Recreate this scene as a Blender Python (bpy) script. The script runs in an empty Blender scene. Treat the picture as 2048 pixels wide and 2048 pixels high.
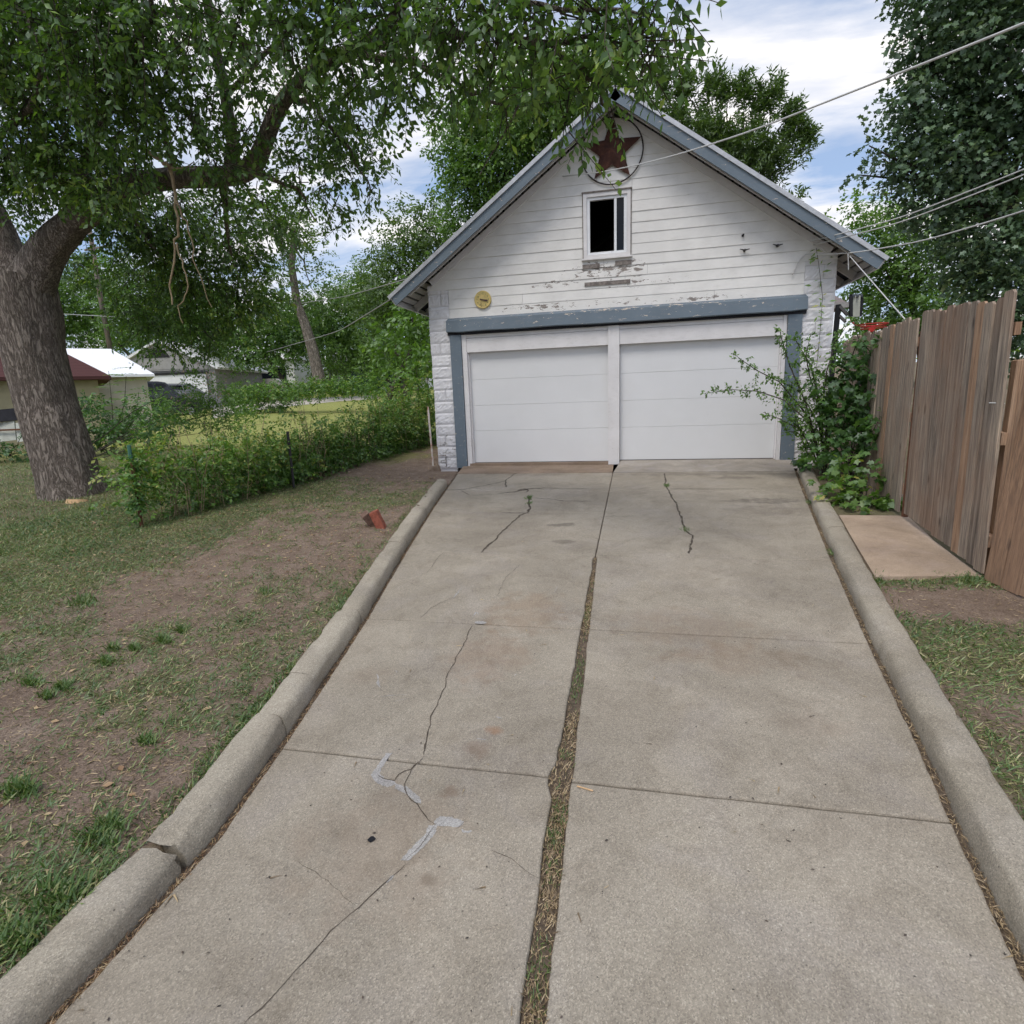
import bpy, math, random
import numpy as np
from mathutils import Vector, Matrix
random.seed(7)
rng = np.random.default_rng(11)
scn = bpy.context.scene
col = scn.collection

# ------------------------------------------------------------------ camera, sky, sun, exposure
F = 1138.0; YAW, PIT, ROL = [math.radians(a) for a in (-12.57, 11.61, -2.16)]
CAM = np.array([0.37, 0.0, 1.25]); D = 10.04; S = 0.055
_cy, _sy = math.cos(YAW), math.sin(YAW)
FW = np.array([_sy*math.cos(PIT), _cy*math.cos(PIT), -math.sin(PIT)])
_rt = np.array([_cy, -_sy, 0]); _up = np.cross(_rt, FW)
RT = _rt*math.cos(ROL)+_up*math.sin(ROL); UP = -_rt*math.sin(ROL)+_up*math.cos(ROL)
cd = bpy.data.cameras.new('camera'); cam = bpy.data.objects.new('camera', cd); col.objects.link(cam)
cd.sensor_width = 36; cd.lens = F/2048*36; cd.clip_end = 3000; cd.clip_start = 0.05
cam.matrix_world = Matrix(((RT[0], UP[0], -FW[0], CAM[0]), (RT[1], UP[1], -FW[1], CAM[1]), (RT[2], UP[2], -FW[2], CAM[2]), (0, 0, 0, 1)))
scn.camera = cam
scn.view_settings.view_transform = 'Standard'; scn.view_settings.look = 'None'
scn.view_settings.exposure = 0.64; scn.view_settings.gamma = 1.0; scn.view_settings.use_curve_mapping = False

SUN_EL, SUN_AZ = math.radians(58), math.radians(197)   # azimuth measured from +y towards +x: veiled sun high behind the photographer
w = bpy.data.worlds.new('World'); scn.world = w; w.use_nodes = True
nt = w.node_tree; N = nt.nodes; L = nt.links; N.clear()
def wn(t, **k):
    n = N.new(t)
    for a, v in k.items(): setattr(n, a, v)
    return n
out = wn('ShaderNodeOutputWorld'); bg = wn('ShaderNodeBackground'); bg.inputs[1].default_value = 0.1
sky = wn('ShaderNodeTexSky', sky_type='NISHITA', sun_disc=False, sun_elevation=SUN_EL, sun_rotation=SUN_AZ)
sky.air_density = 1.0; sky.dust_density = 2.0; sky.ozone_density = 1.5
tc = wn('ShaderNodeTexCoord'); sep = wn('ShaderNodeSeparateXYZ'); L.new(tc.outputs['Generated'], sep.inputs[0])
zz = wn('ShaderNodeMath', operation='MAXIMUM'); L.new(sep.outputs[2], zz.inputs[0]); zz.inputs[1].default_value = 0.0
za = wn('ShaderNodeMath', operation='ADD'); L.new(zz.outputs[0], za.inputs[0]); za.inputs[1].default_value = 0.22
dx = wn('ShaderNodeMath', operation='DIVIDE'); L.new(sep.outputs[0], dx.inputs[0]); L.new(za.outputs[0], dx.inputs[1])
dy = wn('ShaderNodeMath', operation='DIVIDE'); L.new(sep.outputs[1], dy.inputs[0]); L.new(za.outputs[0], dy.inputs[1])
cmb = wn('ShaderNodeCombineXYZ'); L.new(dx.outputs[0], cmb.inputs[0]); L.new(dy.outputs[0], cmb.inputs[1])
mp = wn('ShaderNodeMapping'); L.new(cmb.outputs[0], mp.inputs[0]); mp.inputs['Rotation'].default_value = (0, 0, math.radians(-38)); mp.inputs['Scale'].default_value = (0.75, 1.9, 1); mp.inputs['Location'].default_value = (0.35, 0.9, 0)
n1 = wn('ShaderNodeTexNoise'); L.new(mp.outputs[0], n1.inputs['Vector']); n1.inputs['Scale'].default_value = 1.5; n1.inputs['Detail'].default_value = 9; n1.inputs['Roughness'].default_value = 0.58; n1.inputs['Distortion'].default_value = 0.35
r1 = wn('ShaderNodeValToRGB'); L.new(n1.outputs[0], r1.inputs[0]); r1.color_ramp.elements[0].position = 0.40; r1.color_ramp.elements[1].position = 0.60
n2 = wn('ShaderNodeTexNoise'); L.new(mp.outputs[0], n2.inputs['Vector']); n2.inputs['Scale'].default_value = 2.6; n2.inputs['Detail'].default_value = 8
r2 = wn('ShaderNodeValToRGB'); L.new(n2.outputs[0], r2.inputs[0]); r2.color_ramp.elements[0].position = 0.35; r2.color_ramp.elements[1].position = 0.68
r2.color_ramp.elements[0].color = (4.9, 5.2, 6.0, 1); r2.color_ramp.elements[1].color = (9.0, 8.5, 8.0, 1)
skb = wn('ShaderNodeMix', data_type='RGBA', blend_type='MULTIPLY'); skb.inputs[0].default_value = 1.0
L.new(sky.outputs[0], skb.inputs[6]); skb.inputs[7].default_value = (0.85, 0.95, 1.1, 1)
skm = wn('ShaderNodeMix', data_type='RGBA'); skm.inputs[0].default_value = 0.5; L.new(skb.outputs[2], skm.inputs[6]); skm.inputs[7].default_value = (3.5, 4.4, 5.9, 1)
mx = wn('ShaderNodeMix', data_type='RGBA'); L.new(r1.outputs[0], mx.inputs[0]); L.new(skm.outputs[2], mx.inputs[6]); L.new(r2.outputs[0], mx.inputs[7])
L.new(mx.outputs[2], bg.inputs[0]); L.new(bg.outputs[0], out.inputs[0])
sd = bpy.data.lights.new('sun', 'SUN'); sd.energy = 1.25; sd.angle = math.radians(24); sd.color = (1, 0.95, 0.88)
sun = bpy.data.objects.new('sun', sd); col.objects.link(sun)
_sd = Vector((math.cos(SUN_EL)*math.sin(SUN_AZ), math.cos(SUN_EL)*math.cos(SUN_AZ), math.sin(SUN_EL)))
sun.rotation_euler = _sd.to_track_quat('Z', 'Y').to_euler()

# ------------------------------------------------------------------ helpers
K = 2048/1932
def ray(u, v): return FW+RT*(u-1024)/F+UP*(1024-v)/F
def on_ground(u, v, dz=0.0):
    d = ray(u, v); t = (S*(CAM[1]-9.8)+dz-CAM[2])/(d[2]-S*d[1]); return CAM+t*d
def at(u, v, y):
    d = ray(u, v); return CAM+d*(y-CAM[1])/d[1]
def slope(y): return S*(min(max(y, -30), 60)-9.8)

def tag(o, label=None, cat=None, group=None, kind=None):
    if label: o['label'] = label
    if cat: o['category'] = cat
    if group: o['group'] = group
    if kind: o['kind'] = kind
    return o
def empty(name, loc, label=None, cat=None, group=None, kind=None):
    o = bpy.data.objects.new(name, None); col.objects.link(o); o.location = loc; o.empty_display_size = 0.2
    return tag(o, label, cat, group, kind)
def link(name, me, mat=None, parent=None):
    o = bpy.data.objects.new(name, me); col.objects.link(o)
    if mat and not me.materials: me.materials.append(mat)
    if parent is not None:
        o.parent = parent; o.matrix_parent_inverse = Matrix.Translation(parent.location).inverted() if True else None
    return o

class MB:
    def __init__(s): s.v = []; s.f = []
    def add(s, vs, fs):
        b = len(s.v); s.v += [tuple(map(float, p)) for p in vs]; s.f += [tuple(i+b for i in f) for f in fs]; return s
    def box(s, x0, x1, y0, y1, z0, z1, bev=0.0):
        if bev <= 0:
            return s.add([(x0,y0,z0),(x1,y0,z0),(x1,y1,z0),(x0,y1,z0),(x0,y0,z1),(x1,y0,z1),(x1,y1,z1),(x0,y1,z1)],
                  [(0,3,2,1),(4,5,6,7),(0,1,5,4),(1,2,6,5),(2,3,7,6),(3,0,4,7)])
        b = bev; V = []; 
        for z, i in ((z0,b),(z0+b,0),(z1-b,0),(z1,b)):
            V += [(x0+i+(b if 0 else 0),y0+i,z),(x1-i,y0+i,z),(x1-i,y1-i,z),(x0+i,y1-i,z)]
        Fc = [(3,2,1,0),(12,13,14,15)]
        for r in range(3):
            for k in range(4): Fc.append((r*4+k, r*4+(k+1)%4, r*4+4+(k+1)%4, r*4+4+k))
        return s.add(V, Fc)
    def obox(s, c, ax, ay, az):   # centre and three half axes
        c, ax, ay, az = map(np.array, (c, ax, ay, az)); V = []
        for k in (-1, 1):
            for i, j in ((-1,-1),(1,-1),(1,1),(-1,1)): V.append(c+i*ax+j*ay+k*az)
        return s.add(V, [(0,3,2,1),(4,5,6,7),(0,1,5,4),(1,2,6,5),(2,3,7,6),(3,0,4,7)])
    def beam(s, a, b, w, h, up=(0,0,1)):
        a = np.array(a, float); b = np.array(b, float); d = b-a; l = np.linalg.norm(d); d /= l
        x = np.cross(d, up); x /= np.linalg.norm(x); z = np.cross(x, d)
        return s.obox((a+b)/2, x*w/2, d*l/2, z*h/2)
    def prism(s, poly, d):        # polygon (list of 3d pts) extruded by vector d
        n = len(poly); P = [np.array(p, float) for p in poly]; Q = [p+np.array(d) for p in P]
        return s.add(P+Q, [tuple(range(n-1,-1,-1)), tuple(range(n,2*n))]+[(i,(i+1)%n,n+(i+1)%n,n+i) for i in range(n)])
    def tube(s, pts, rad, n=8, cap=True, jit=0.0):
        P = [np.array(p, float) for p in pts]; m = len(P)
        if np.isscalar(rad): rad = [rad]*m
        ref = None; V = []
        for i in range(m):
            t = P[min(i+1,m-1)]-P[max(i-1,0)]; t /= (np.linalg.norm(t)+1e-9)
            if ref is None: ref = np.cross(t, (0.3,0.9,0.1) if abs(t[2])>0.8 else (0,0,1))
            a = ref-t*(ref@t); a /= (np.linalg.norm(a)+1e-9); ref = a; b = np.cross(t, a)
            for k in range(n):
                th = 2*math.pi*k/n; r = rad[i]*(1+(random.uniform(-jit,jit) if jit else 0))
                V.append(P[i]+(a*math.cos(th)+b*math.sin(th))*r)
        Fc = [(i*n+k, i*n+(k+1)%n, (i+1)*n+(k+1)%n, (i+1)*n+k) for i in range(m-1) for k in range(n)]
        if cap: Fc += [tuple(range(n-1,-1,-1)), tuple(range((m-1)*n, m*n))]
        return s.add(V, Fc)
    def build(s, name, mat=None, parent=None, smooth=False):
        me = bpy.data.meshes.new(name); me.from_pydata(s.v, [], s.f); me.update()
        if smooth: me.shade_smooth()
        return link(name, me, mat, parent)

def np_mesh(name, verts, faces, mat, parent=None, attrs=None, smooth=False):
    """verts (n,3), faces (m,k) all with the same number of corners"""
    me = bpy.data.meshes.new(name); n, k = faces.shape
    me.vertices.add(len(verts)); me.vertices.foreach_set('co', verts.astype(np.float32).ravel())
    me.loops.add(n*k); me.loops.foreach_set('vertex_index', faces.astype(np.int32).ravel())
    me.polygons.add(n); me.polygons.foreach_set('loop_start', (np.arange(n)*k).astype(np.int32))
    me.update(calc_edges=True)
    for an, av in (attrs or {}).items():
        a = me.attributes.new(an, 'FLOAT', 'POINT'); a.data.foreach_set('value', av.astype(np.float32))
    if smooth: me.shade_smooth()
    return link(name, me, mat, parent)

# value noise in numpy
_tab = rng.random((256, 256))
def vnoise(x, y, s=1.0, o=0):
    x = np.asarray(x, float)*s+o*17.3+500; y = np.asarray(y, float)*s+o*9.1+500
    xi = np.floor(x).astype(int); yi = np.floor(y).astype(int); fx = x-xi; fy = y-yi
    fx = fx*fx*(3-2*fx); fy = fy*fy*(3-2*fy); t = lambda a, b: _tab[a % 256, b % 256]
    return (t(xi,yi)*(1-fx)+t(xi+1,yi)*fx)*(1-fy)+(t(xi,yi+1)*(1-fx)+t(xi+1,yi+1)*fx)*fy
def fbm(x, y, s, o=0): return (vnoise(x,y,s,o)*.5+vnoise(x,y,s*2.1,o+1)*.28+vnoise(x,y,s*4.3,o+2)*.15+vnoise(x,y,s*9,o+3)*.07)

# ------------------------------------------------------------------ materials
def newmat(name, rough=0.8, spec=0.3):
    m = bpy.data.materials.new(name); m.use_nodes = True; t = m.node_tree; b = t.nodes['Principled BSDF']
    b.inputs['Roughness'].default_value = rough; b.inputs['Specular IOR Level'].default_value = spec
    return m, t, b
def noise(t, scale, detail=4, rough=0.55, vec=None, coord='Object', mscale=None, dist=0.0):
    n = t.nodes.new('ShaderNodeTexNoise'); n.inputs['Scale'].default_value = scale; n.inputs['Detail'].default_value = detail; n.inputs['Roughness'].default_value = rough; n.inputs['Distortion'].default_value = dist
    if vec is None:
        vec = coords(t, coord)
    if mscale:
        mpn = t.nodes.new('ShaderNodeMapping'); mpn.inputs['Scale'].default_value = mscale; t.links.new(vec, mpn.inputs[0]); vec = mpn.outputs[0]
    t.links.new(vec, n.inputs['Vector']); return n.outputs[0]
def coords(t, which='Object'):
    if which == 'World':
        g = t.nodes.new('ShaderNodeNewGeometry'); return g.outputs['Position']
    c = t.nodes.new('ShaderNodeTexCoord'); return c.outputs[which]
def ramp(t, fac, stops):
    r = t.nodes.new('ShaderNodeValToRGB'); cr = r.color_ramp
    while len(cr.elements) < len(stops): cr.elements.new(0.5)
    for e, (p, c) in zip(cr.elements, stops):
        e.position = p; e.color = (c, c, c, 1) if np.isscalar(c) else (*c, 1)
    t.links.new(fac, r.inputs[0]); return r.outputs[0]
def mix(t, fac, a, b, mode='MIX'):
    m = t.nodes.new('ShaderNodeMix'); m.data_type = 'RGBA'; m.blend_type = mode
    for i, v in ((0, fac), (6, a), (7, b)):
        if hasattr(v, 'node'): t.links.new(v, m.inputs[i])
        elif i == 0: m.inputs[0].default_value = v
        else: m.inputs[i].default_value = (v, v, v, 1) if np.isscalar(v) else (*v, 1)
    return m.outputs[2]
def math_(t, op, a, b=0.0, clamp=False):
    m = t.nodes.new('ShaderNodeMath'); m.operation = op; m.use_clamp = clamp
    for i, v in ((0, a), (1, b)):
        if hasattr(v, 'node'): t.links.new(v, m.inputs[i])
        else: m.inputs[i].default_value = v
    return m.outputs[0]
def bump(t, b, h, strength=0.4, dist=0.01):
    n = t.nodes.new('ShaderNodeBump'); n.inputs['Strength'].default_value = strength; n.inputs['Distance'].default_value = dist
    t.links.new(h, n.inputs['Height']); t.links.new(n.outputs[0], b.inputs['Normal'])
def attr(t, name):
    a = t.nodes.new('ShaderNodeAttribute'); a.attribute_name = name; return a.outputs['Fac']
def objrand(t):
    return t.nodes.new('ShaderNodeObjectInfo').outputs['Random']
def simple(name, c, rough=0.7, var=0.12, scale=8, spec=0.3, metal=0.0, bmp=0.15, coord='World'):
    m, t, b = newmat(name, rough, spec); b.inputs['Metallic'].default_value = metal
    n = noise(t, scale, 6, coord=coord)
    k = ramp(t, n, [(0.3, tuple(x*(1-var) for x in c)), (0.7, tuple(min(1, x*(1+var)) for x in c))])
    t.links.new(k, b.inputs['Base Color'])
    if bmp: bump(t, b, noise(t, scale*6, 4, coord=coord), bmp, 0.005)
    return m
def leafmat(name, stops, trans=0.35, rough=0.5):
    m = bpy.data.materials.new(name); m.use_nodes = True; t = m.node_tree; t.nodes.clear()
    o = t.nodes.new('ShaderNodeOutputMaterial'); c = ramp(t, attr(t, 'rnd'), stops)
    d = t.nodes.new('ShaderNodeBsdfDiffuse'); tr = t.nodes.new('ShaderNodeBsdfTranslucent'); gl = t.nodes.new('ShaderNodeBsdfGlossy'); gl.inputs['Roughness'].default_value = rough
    gl.inputs['Color'].default_value = (0.8, 0.85, 0.9, 1)
    t.links.new(c, d.inputs[0]); c2 = mix(t, 1.0, c, (1.3, 1.5, 0.6), 'MULTIPLY'); t.links.new(c2, tr.inputs[0])
    m1 = t.nodes.new('ShaderNodeMixShader'); m1.inputs[0].default_value = trans; t.links.new(d.outputs[0], m1.inputs[1]); t.links.new(tr.outputs[0], m1.inputs[2])
    m2 = t.nodes.new('ShaderNodeMixShader'); m2.inputs[0].default_value = 0.055; t.links.new(m1.outputs[0], m2.inputs[1]); t.links.new(gl.outputs[0], m2.inputs[2])
    t.links.new(m2.outputs[0], o.inputs[0]); return m

STAINS = [(-0.42,3.9,.35,.45,(.27,.185,.12),.5),(-.55,3.25,.3,.4,(.27,.18,.12),.45),(.75,3.75,.6,.35,(.27,.2,.14),.45),(1.0,3.4,.5,.25,(.26,.18,.12),.35),
          (1.9,7.35,.5,.16,(.10,.085,.07),.75),(2.0,6.9,.7,.35,(.16,.135,.11),.5),(1.75,8.75,.45,.12,(.11,.09,.075),.6),(-.45,6.2,.16,.1,(.1,.085,.07),.7),(-.35,5.6,.14,.08,(.12,.1,.08),.6),
          (-1.5,9.15,1.2,.16,(.2,.16,.125),.5),(1.5,9.05,1.6,.14,(.15,.13,.11),.55),(-.35,2.35,.09,.07,(.2,.12,.08),.6),(-.42,2.05,.05,.045,(.17,.11,.075),.7),(-.33,2.5,.05,.04,(.33,.17,.09),.7),
          (-.35,1.63,.035,.03,(.14,.11,.08),.7),(1.2,2.75,.2,.15,(.24,.185,.14),.4),(-1.2,2.9,.2,.12,(.25,.19,.14),.3),(-.6,1.75,.4,.4,(.3,.23,.17),.4),(1.1,1.1,.3,.2,(.22,.19,.16),.35)]
def concrete(name, base=(.365,.322,.258), stains=True, spk=1.0):
    m, t, b = newmat(name, 0.88, 0.25); W = coords(t, 'World')
    big = noise(t, 1.1, 5, .6, W); mid = noise(t, 6, 6, .65, W, dist=.4)
    c = ramp(t, big, [(.38, tuple(x*.62 for x in base)), (.5, tuple(x*.9 for x in base)), (.62, tuple(x*1.16 for x in (base[0],base[1]*1.0,base[2]*1.02)))])
    c = mix(t, ramp(t, mid, [(.4, 0.0), (.66, .6)]), c, tuple(x*.76 for x in base))
    c = mix(t, ramp(t, noise(t, 2.3, 5, .6, W, dist=.8), [(.55, 0.0), (.75, .25)]), c, (.34,.27,.2))
    c = mix(t, ramp(t, noise(t, 1.7, 6, .62, W, dist=.7), [(.5, 0.0), (.62, .55)]), c, (base[0]*.9, base[1]*.93, base[2]*1.12))
    c = mix(t, ramp(t, noise(t, 17, 6, .75, W, dist=1.2), [(.56, 0.0), (.72, .5)]), c, tuple(x*.62 for x in base))
    c = mix(t, ramp(t, noise(t, 9, 8, .8, W, mscale=(1,.4,1), dist=2.0), [(.66, 0.0), (.7, .35)]), c, tuple(min(x*1.45, .8) for x in base))
    c = mix(t, ramp(t, noise(t, 3.1, 5, .7, W, dist=.6), [(.6, 0.0), (.8, .4)]), c, (.24,.225,.215))
    v = t.nodes.new('ShaderNodeTexVoronoi'); v.inputs['Scale'].default_value = 230; t.links.new(W, v.inputs['Vector'])
    sp = ramp(t, v.outputs['Color'], [(.0, tuple(x*.4 for x in base)), (.3, tuple(x*.85 for x in base)), (.65, tuple(x*1.1 for x in base)), (.9, tuple(min(x*1.6,.8) for x in base)), (1., (.68,.63,.54))])
    c = mix(t, .62*spk, c, sp)
    fs = noise(t, 420, 2, .7, W); c = mix(t, ramp(t, fs, [(.3, .55), (.5, 0.0)]), c, tuple(x*.6 for x in base))
    v2 = t.nodes.new('ShaderNodeTexVoronoi'); v2.inputs['Scale'].default_value = 26; t.links.new(W, v2.inputs['Vector'])
    pit = math_(t, 'MULTIPLY', ramp(t, v2.outputs['Distance'], [(.05, 1.0), (.12, 0.0)]), ramp(t, v2.outputs['Color'], [(.72, 0.0), (.8, 1.0)]))
    c = mix(t, math_(t, 'MULTIPLY', pit, .7), c, (.08,.07,.06))
    if stains:
        sp3 = t.nodes.new('ShaderNodeSeparateXYZ'); t.links.new(W, sp3.inputs[0]); wob = math_(t, 'MULTIPLY', math_(t, 'SUBTRACT', noise(t, 7, 6, .65, W), .5), 4.2)
        for (sx, sy, rx, ry, sc, st) in STAINS:
            ax = math_(t, 'MULTIPLY', math_(t, 'SUBTRACT', sp3.outputs[0], sx), 1/rx); ay = math_(t, 'MULTIPLY', math_(t, 'SUBTRACT', sp3.outputs[1], sy), 1/ry)
            r2_ = math_(t, 'ADD', math_(t, 'MULTIPLY', ax, ax), math_(t, 'MULTIPLY', ay, ay)); r2_ = math_(t, 'ADD', r2_, wob)
            fct = math_(t, 'MULTIPLY', math_(t, 'SUBTRACT', 1.0, r2_, True), st*.8); c = mix(t, fct, c, sc)
    c = mix(t, math_(t, 'MULTIPLY', objrand(t), .5), c, mix(t, 1.0, c, (.84,.83,.82), 'MULTIPLY'))
    c = mix(t, ramp(t, noise(t, .9, 7, .7, W, dist=.9), [(.42, 0.0), (.6, .75)]), c, mix(t, 1.0, c, (.78,.77,.76), 'MULTIPLY'))
    c = mix(t, ramp(t, noise(t, 3.6, 8, .75, W, dist=1.0), [(.5, 0.0), (.64, .6)]), c, mix(t, 1.0, c, (.76,.74,.72), 'MULTIPLY'))
    t.links.new(c, b.inputs['Base Color'])
    h = math_(t, 'ADD', math_(t, 'MULTIPLY', v.outputs['Distance'], .6), math_(t, 'ADD', noise(t, 60, 4, .6, W), math_(t, 'MULTIPLY', pit, -1.5)))
    bump(t, b, h, .45, .004); return m
M = {}
M['conc'] = concrete('driveway concrete')
M['kerb'] = concrete('kerb concrete', (.40,.357,.285), False)
M['pad'] = concrete('pinkish pad concrete', (.47,.36,.265), False, .5)
M['mortar'] = concrete('pale mortar patch', (.42,.405,.385), False, 1.0)
M['crack'] = simple('dark dirt in cracks', (.075,.06,.046), .95, .4, 60)
M['seamdirt'] = simple('seam dirt', (.12,.09,.065), .95, .45, 40, bmp=.6)

def paint(name, c, peel=0.0, dirt=.25, peelcol=(.23,.2,.18), rough=.55, grain=True, zpeel=None):
    m, t, b = newmat(name, rough, .3); W = coords(t, 'World')
    n = noise(t, 3, 6, .6, W); k = ramp(t, n, [(.3, tuple(x*.9 for x in c)), (.7, tuple(min(1,x*1.04) for x in c))])
    k = mix(t, ramp(t, noise(t, 9, 7, .7, W, mscale=(1,1,3)), [(.52, 0.0), (.8, dirt)]), k, (.33,.30,.27))
    r = objrand(t); k = mix(t, math_(t, 'MULTIPLY', r, .16), k, tuple(x*.72 for x in c))
    h = noise(t, 90, 4, .6, W, mscale=(.15,1,2) if grain else None)
    if peel:
        pn = noise(t, 14, 9, .72, W, mscale=(.55,1,1.5), dist=.5)
        if zpeel:      # paint has come off mostly in bands of the wall
            s3 = t.nodes.new('ShaderNodeSeparateXYZ'); t.links.new(W, s3.inputs[0]); acc = None
            for (x0, z0, rx, rz, st) in zpeel:
                ax = math_(t, 'MULTIPLY', math_(t, 'SUBTRACT', s3.outputs[0], x0), 1/rx); az = math_(t, 'MULTIPLY', math_(t, 'SUBTRACT', s3.outputs[2], z0), 1/rz)
                rr = math_(t, 'SUBTRACT', 1.0, math_(t, 'ADD', math_(t, 'MULTIPLY', ax, ax), math_(t, 'MULTIPLY', az, az)), True); rr = math_(t, 'MULTIPLY', rr, st)
                acc = rr if acc is None else math_(t, 'MAXIMUM', acc, rr)
            pn = math_(t, 'ADD', pn, acc)
        f = ramp(t, pn, [(peel, 0.0), (peel+.012, 1.0)]); wood = mix(t, noise(t, 60, 5, .6, W, mscale=(.1,1,1)), tuple(x*.6 for x in peelcol), tuple(min(x*1.5,1) for x in peelcol))
        k = mix(t, f, k, wood); h = math_(t, 'SUBTRACT', h, math_(t, 'MULTIPLY', f, 2.0))
    t.links.new(k, b.inputs['Base Color']); bump(t, b, h, .3, .003); return m
WH = (.75,.735,.71)
M['siding'] = paint('white siding paint', WH, .70, .22, zpeel=[(-.1,3.2,1.0,.22,.19),(-1.2,2.69,1.0,.1,.2),(1.3,2.66,1.5,.07,.16),(0,2.67,.9,.1,.15),(-.9,3.05,.8,.16,.13),(.3,2.95,1.4,.13,.12),(-.6,3.4,.35,.5,.08),(0,4.9,2,1.2,-.02)])
M['trimw'] = paint('white trim paint', (.72,.70,.70), .68, .3)
M['block'] = paint('white block paint', (.70,.69,.71), .66, .3, (.3,.29,.28), grain=False, zpeel=[(-3.06,.25,.4,.5,.12),(3.1,.3,.4,.6,.1)])
M['blue'] = paint('weathered blue paint', (.14,.178,.215), .625, .25, (.62,.52,.42), zpeel=[(.4,2.56,2.6,.06,.06),(2.2,2.56,.5,.06,.05)])
M['door'] = simple('garage door paint', (.67,.67,.675), .45, .035, 1.2, bmp=.05)
M['winf'] = simple('white window vinyl', (.74,.75,.77), .4, .05, 8, bmp=.03)
M['bare'] = simple('bare grey wood', (.2,.175,.16), .9, .5, 22, bmp=.6)
M['dark'] = simple('dark interior', (.02,.02,.025), .9, .2, 5)
M['soffit'] = paint('white soffit paint', (.60,.58,.57), .62, .4)
M['metaledge'] = simple('pale drip edge', (.45,.46,.48), .4, .15, 12, metal=.3)
m_, t_, b_ = newmat('rusty star steel', .75, .3); W_ = coords(t_, 'World')
t_.links.new(ramp(t_, noise(t_, 9, 8, .7, W_), [(.3, (.03,.014,.011)), (.55, (.075,.03,.022)), (.75, (.15,.06,.034))]), b_.inputs['Base Color']); bump(t_, b_, noise(t_, 80, 4, .6, W_), .3, .003); M['star'] = m_
M['ring'] = simple('dark rusty ring', (.035,.028,.028), .6, .3, 20)
M['clock'] = simple('yellowed clock face', (.55,.43,.17), .5, .2, 14)
M['clockd'] = simple('dark clock print', (.08,.05,.045), .6)
M['clockm'] = simple('faded green print', (.2,.22,.09), .6)
M['wire'] = simple('weathered cable', (.26,.25,.25), .6, .1)
M['wirew'] = simple('pale cable', (.55,.55,.54), .5, .1)
M['black'] = simple('black painted steel', (.013,.013,.016), .45, .2)
M['iron'] = simple('dark iron bracket', (.03,.028,.03), .6)
M['glass'] = newmat('dark glass', .06, .6)[0]; M['glass'].node_tree.nodes['Principled BSDF'].inputs['Base Color'].default_value = (.006,.008,.012,1); M['glass'].node_tree.nodes['Principled BSDF'].inputs['Specular IOR Level'].default_value = .25
m_, t_, b_ = newmat('grey shingles', .95, .15); W_ = coords(t_, 'World')
br = t_.nodes.new('ShaderNodeTexBrick'); br.inputs['Scale'].default_value = 1; br.inputs['Brick Width'].default_value = .3; br.inputs['Row Height'].default_value = .1; br.inputs['Mortar Size'].default_value = .006
br.inputs['Color1'].default_value = (.2,.19,.19,1); br.inputs['Color2'].default_value = (.13,.12,.13,1); br.inputs['Mortar'].default_value = (.04,.04,.04,1)
mp_ = t_.nodes.new('ShaderNodeMapping'); mp_.inputs['Rotation'].default_value = (math.radians(-90),0,0); t_.links.new(W_, mp_.inputs[0]); t_.links.new(mp_.outputs[0], br.inputs[0])
t_.links.new(mix(t_, .4, br.outputs[0], ramp(t_, noise(t_, 30, 4, .6, W_), [(.3,.08),(.7,.26)])), b_.inputs['Base Color']); M['shingle'] = m_
def shingle2(name, c):
    m, t, b = newmat(name, .95, .15); W = coords(t, 'World'); s3 = t.nodes.new('ShaderNodeSeparateXYZ'); t.links.new(W, s3.inputs[0])
    row = math_(t, 'FRACT', math_(t, 'MULTIPLY', s3.outputs[2], 11.0)); k = mix(t, noise(t, 22, 5, .7, W, mscale=(1,1,3)), tuple(x*.6 for x in c), tuple(x*1.4 for x in c))
    k = mix(t, ramp(t, row, [(.0,.6),(.14,0.0)]), k, tuple(x*.35 for x in c)); t.links.new(k, b.inputs['Base Color']); return m
M['redroof'] = shingle2('red brown shingles', (.085,.038,.036))
M['tan'] = simple('tan wall', (.36,.32,.21), .8, .08, 5)
M['peach'] = simple('peach wall', (.5,.31,.17), .8, .08, 5)
M['cream'] = simple('cream siding', (.52,.48,.40), .8, .06, 5)
M['whiteroof'] = simple('white metal roof', (.86,.87,.9), .4, .03, 5, bmp=0)
M['greyw'] = simple('grey boards', (.3,.29,.28), .8, .12, 5)
M['whitew'] = simple('white boards', (.7,.7,.7), .8, .08, 5)
M['carb'] = simple('dark blue car paint', (.012,.014,.022), .25, .05, spec=.6, bmp=0)
M['cars'] = simple('silver car paint', (.3,.3,.31), .3, .05, metal=.5, bmp=0)
M['cart'] = simple('pale tan car paint', (.52,.47,.42), .3, .05, bmp=0)
M['tyre'] = simple('tyre rubber', (.02,.02,.02), .8)
M['lampr'] = simple('red lamp', (.35,.02,.02), .3)
M['hub'] = simple('wheel rim', (.4,.4,.42), .35, metal=.8)
M['tarp'] = simple('dark tarp', (.02,.02,.026), .6, .4, 6, bmp=.4)
M['panel'] = simple('pale panel', (.42,.43,.38), .7, .15, 5)
M['redrim'] = simple('red hoop paint', (.4,.035,.03), .5)
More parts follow.
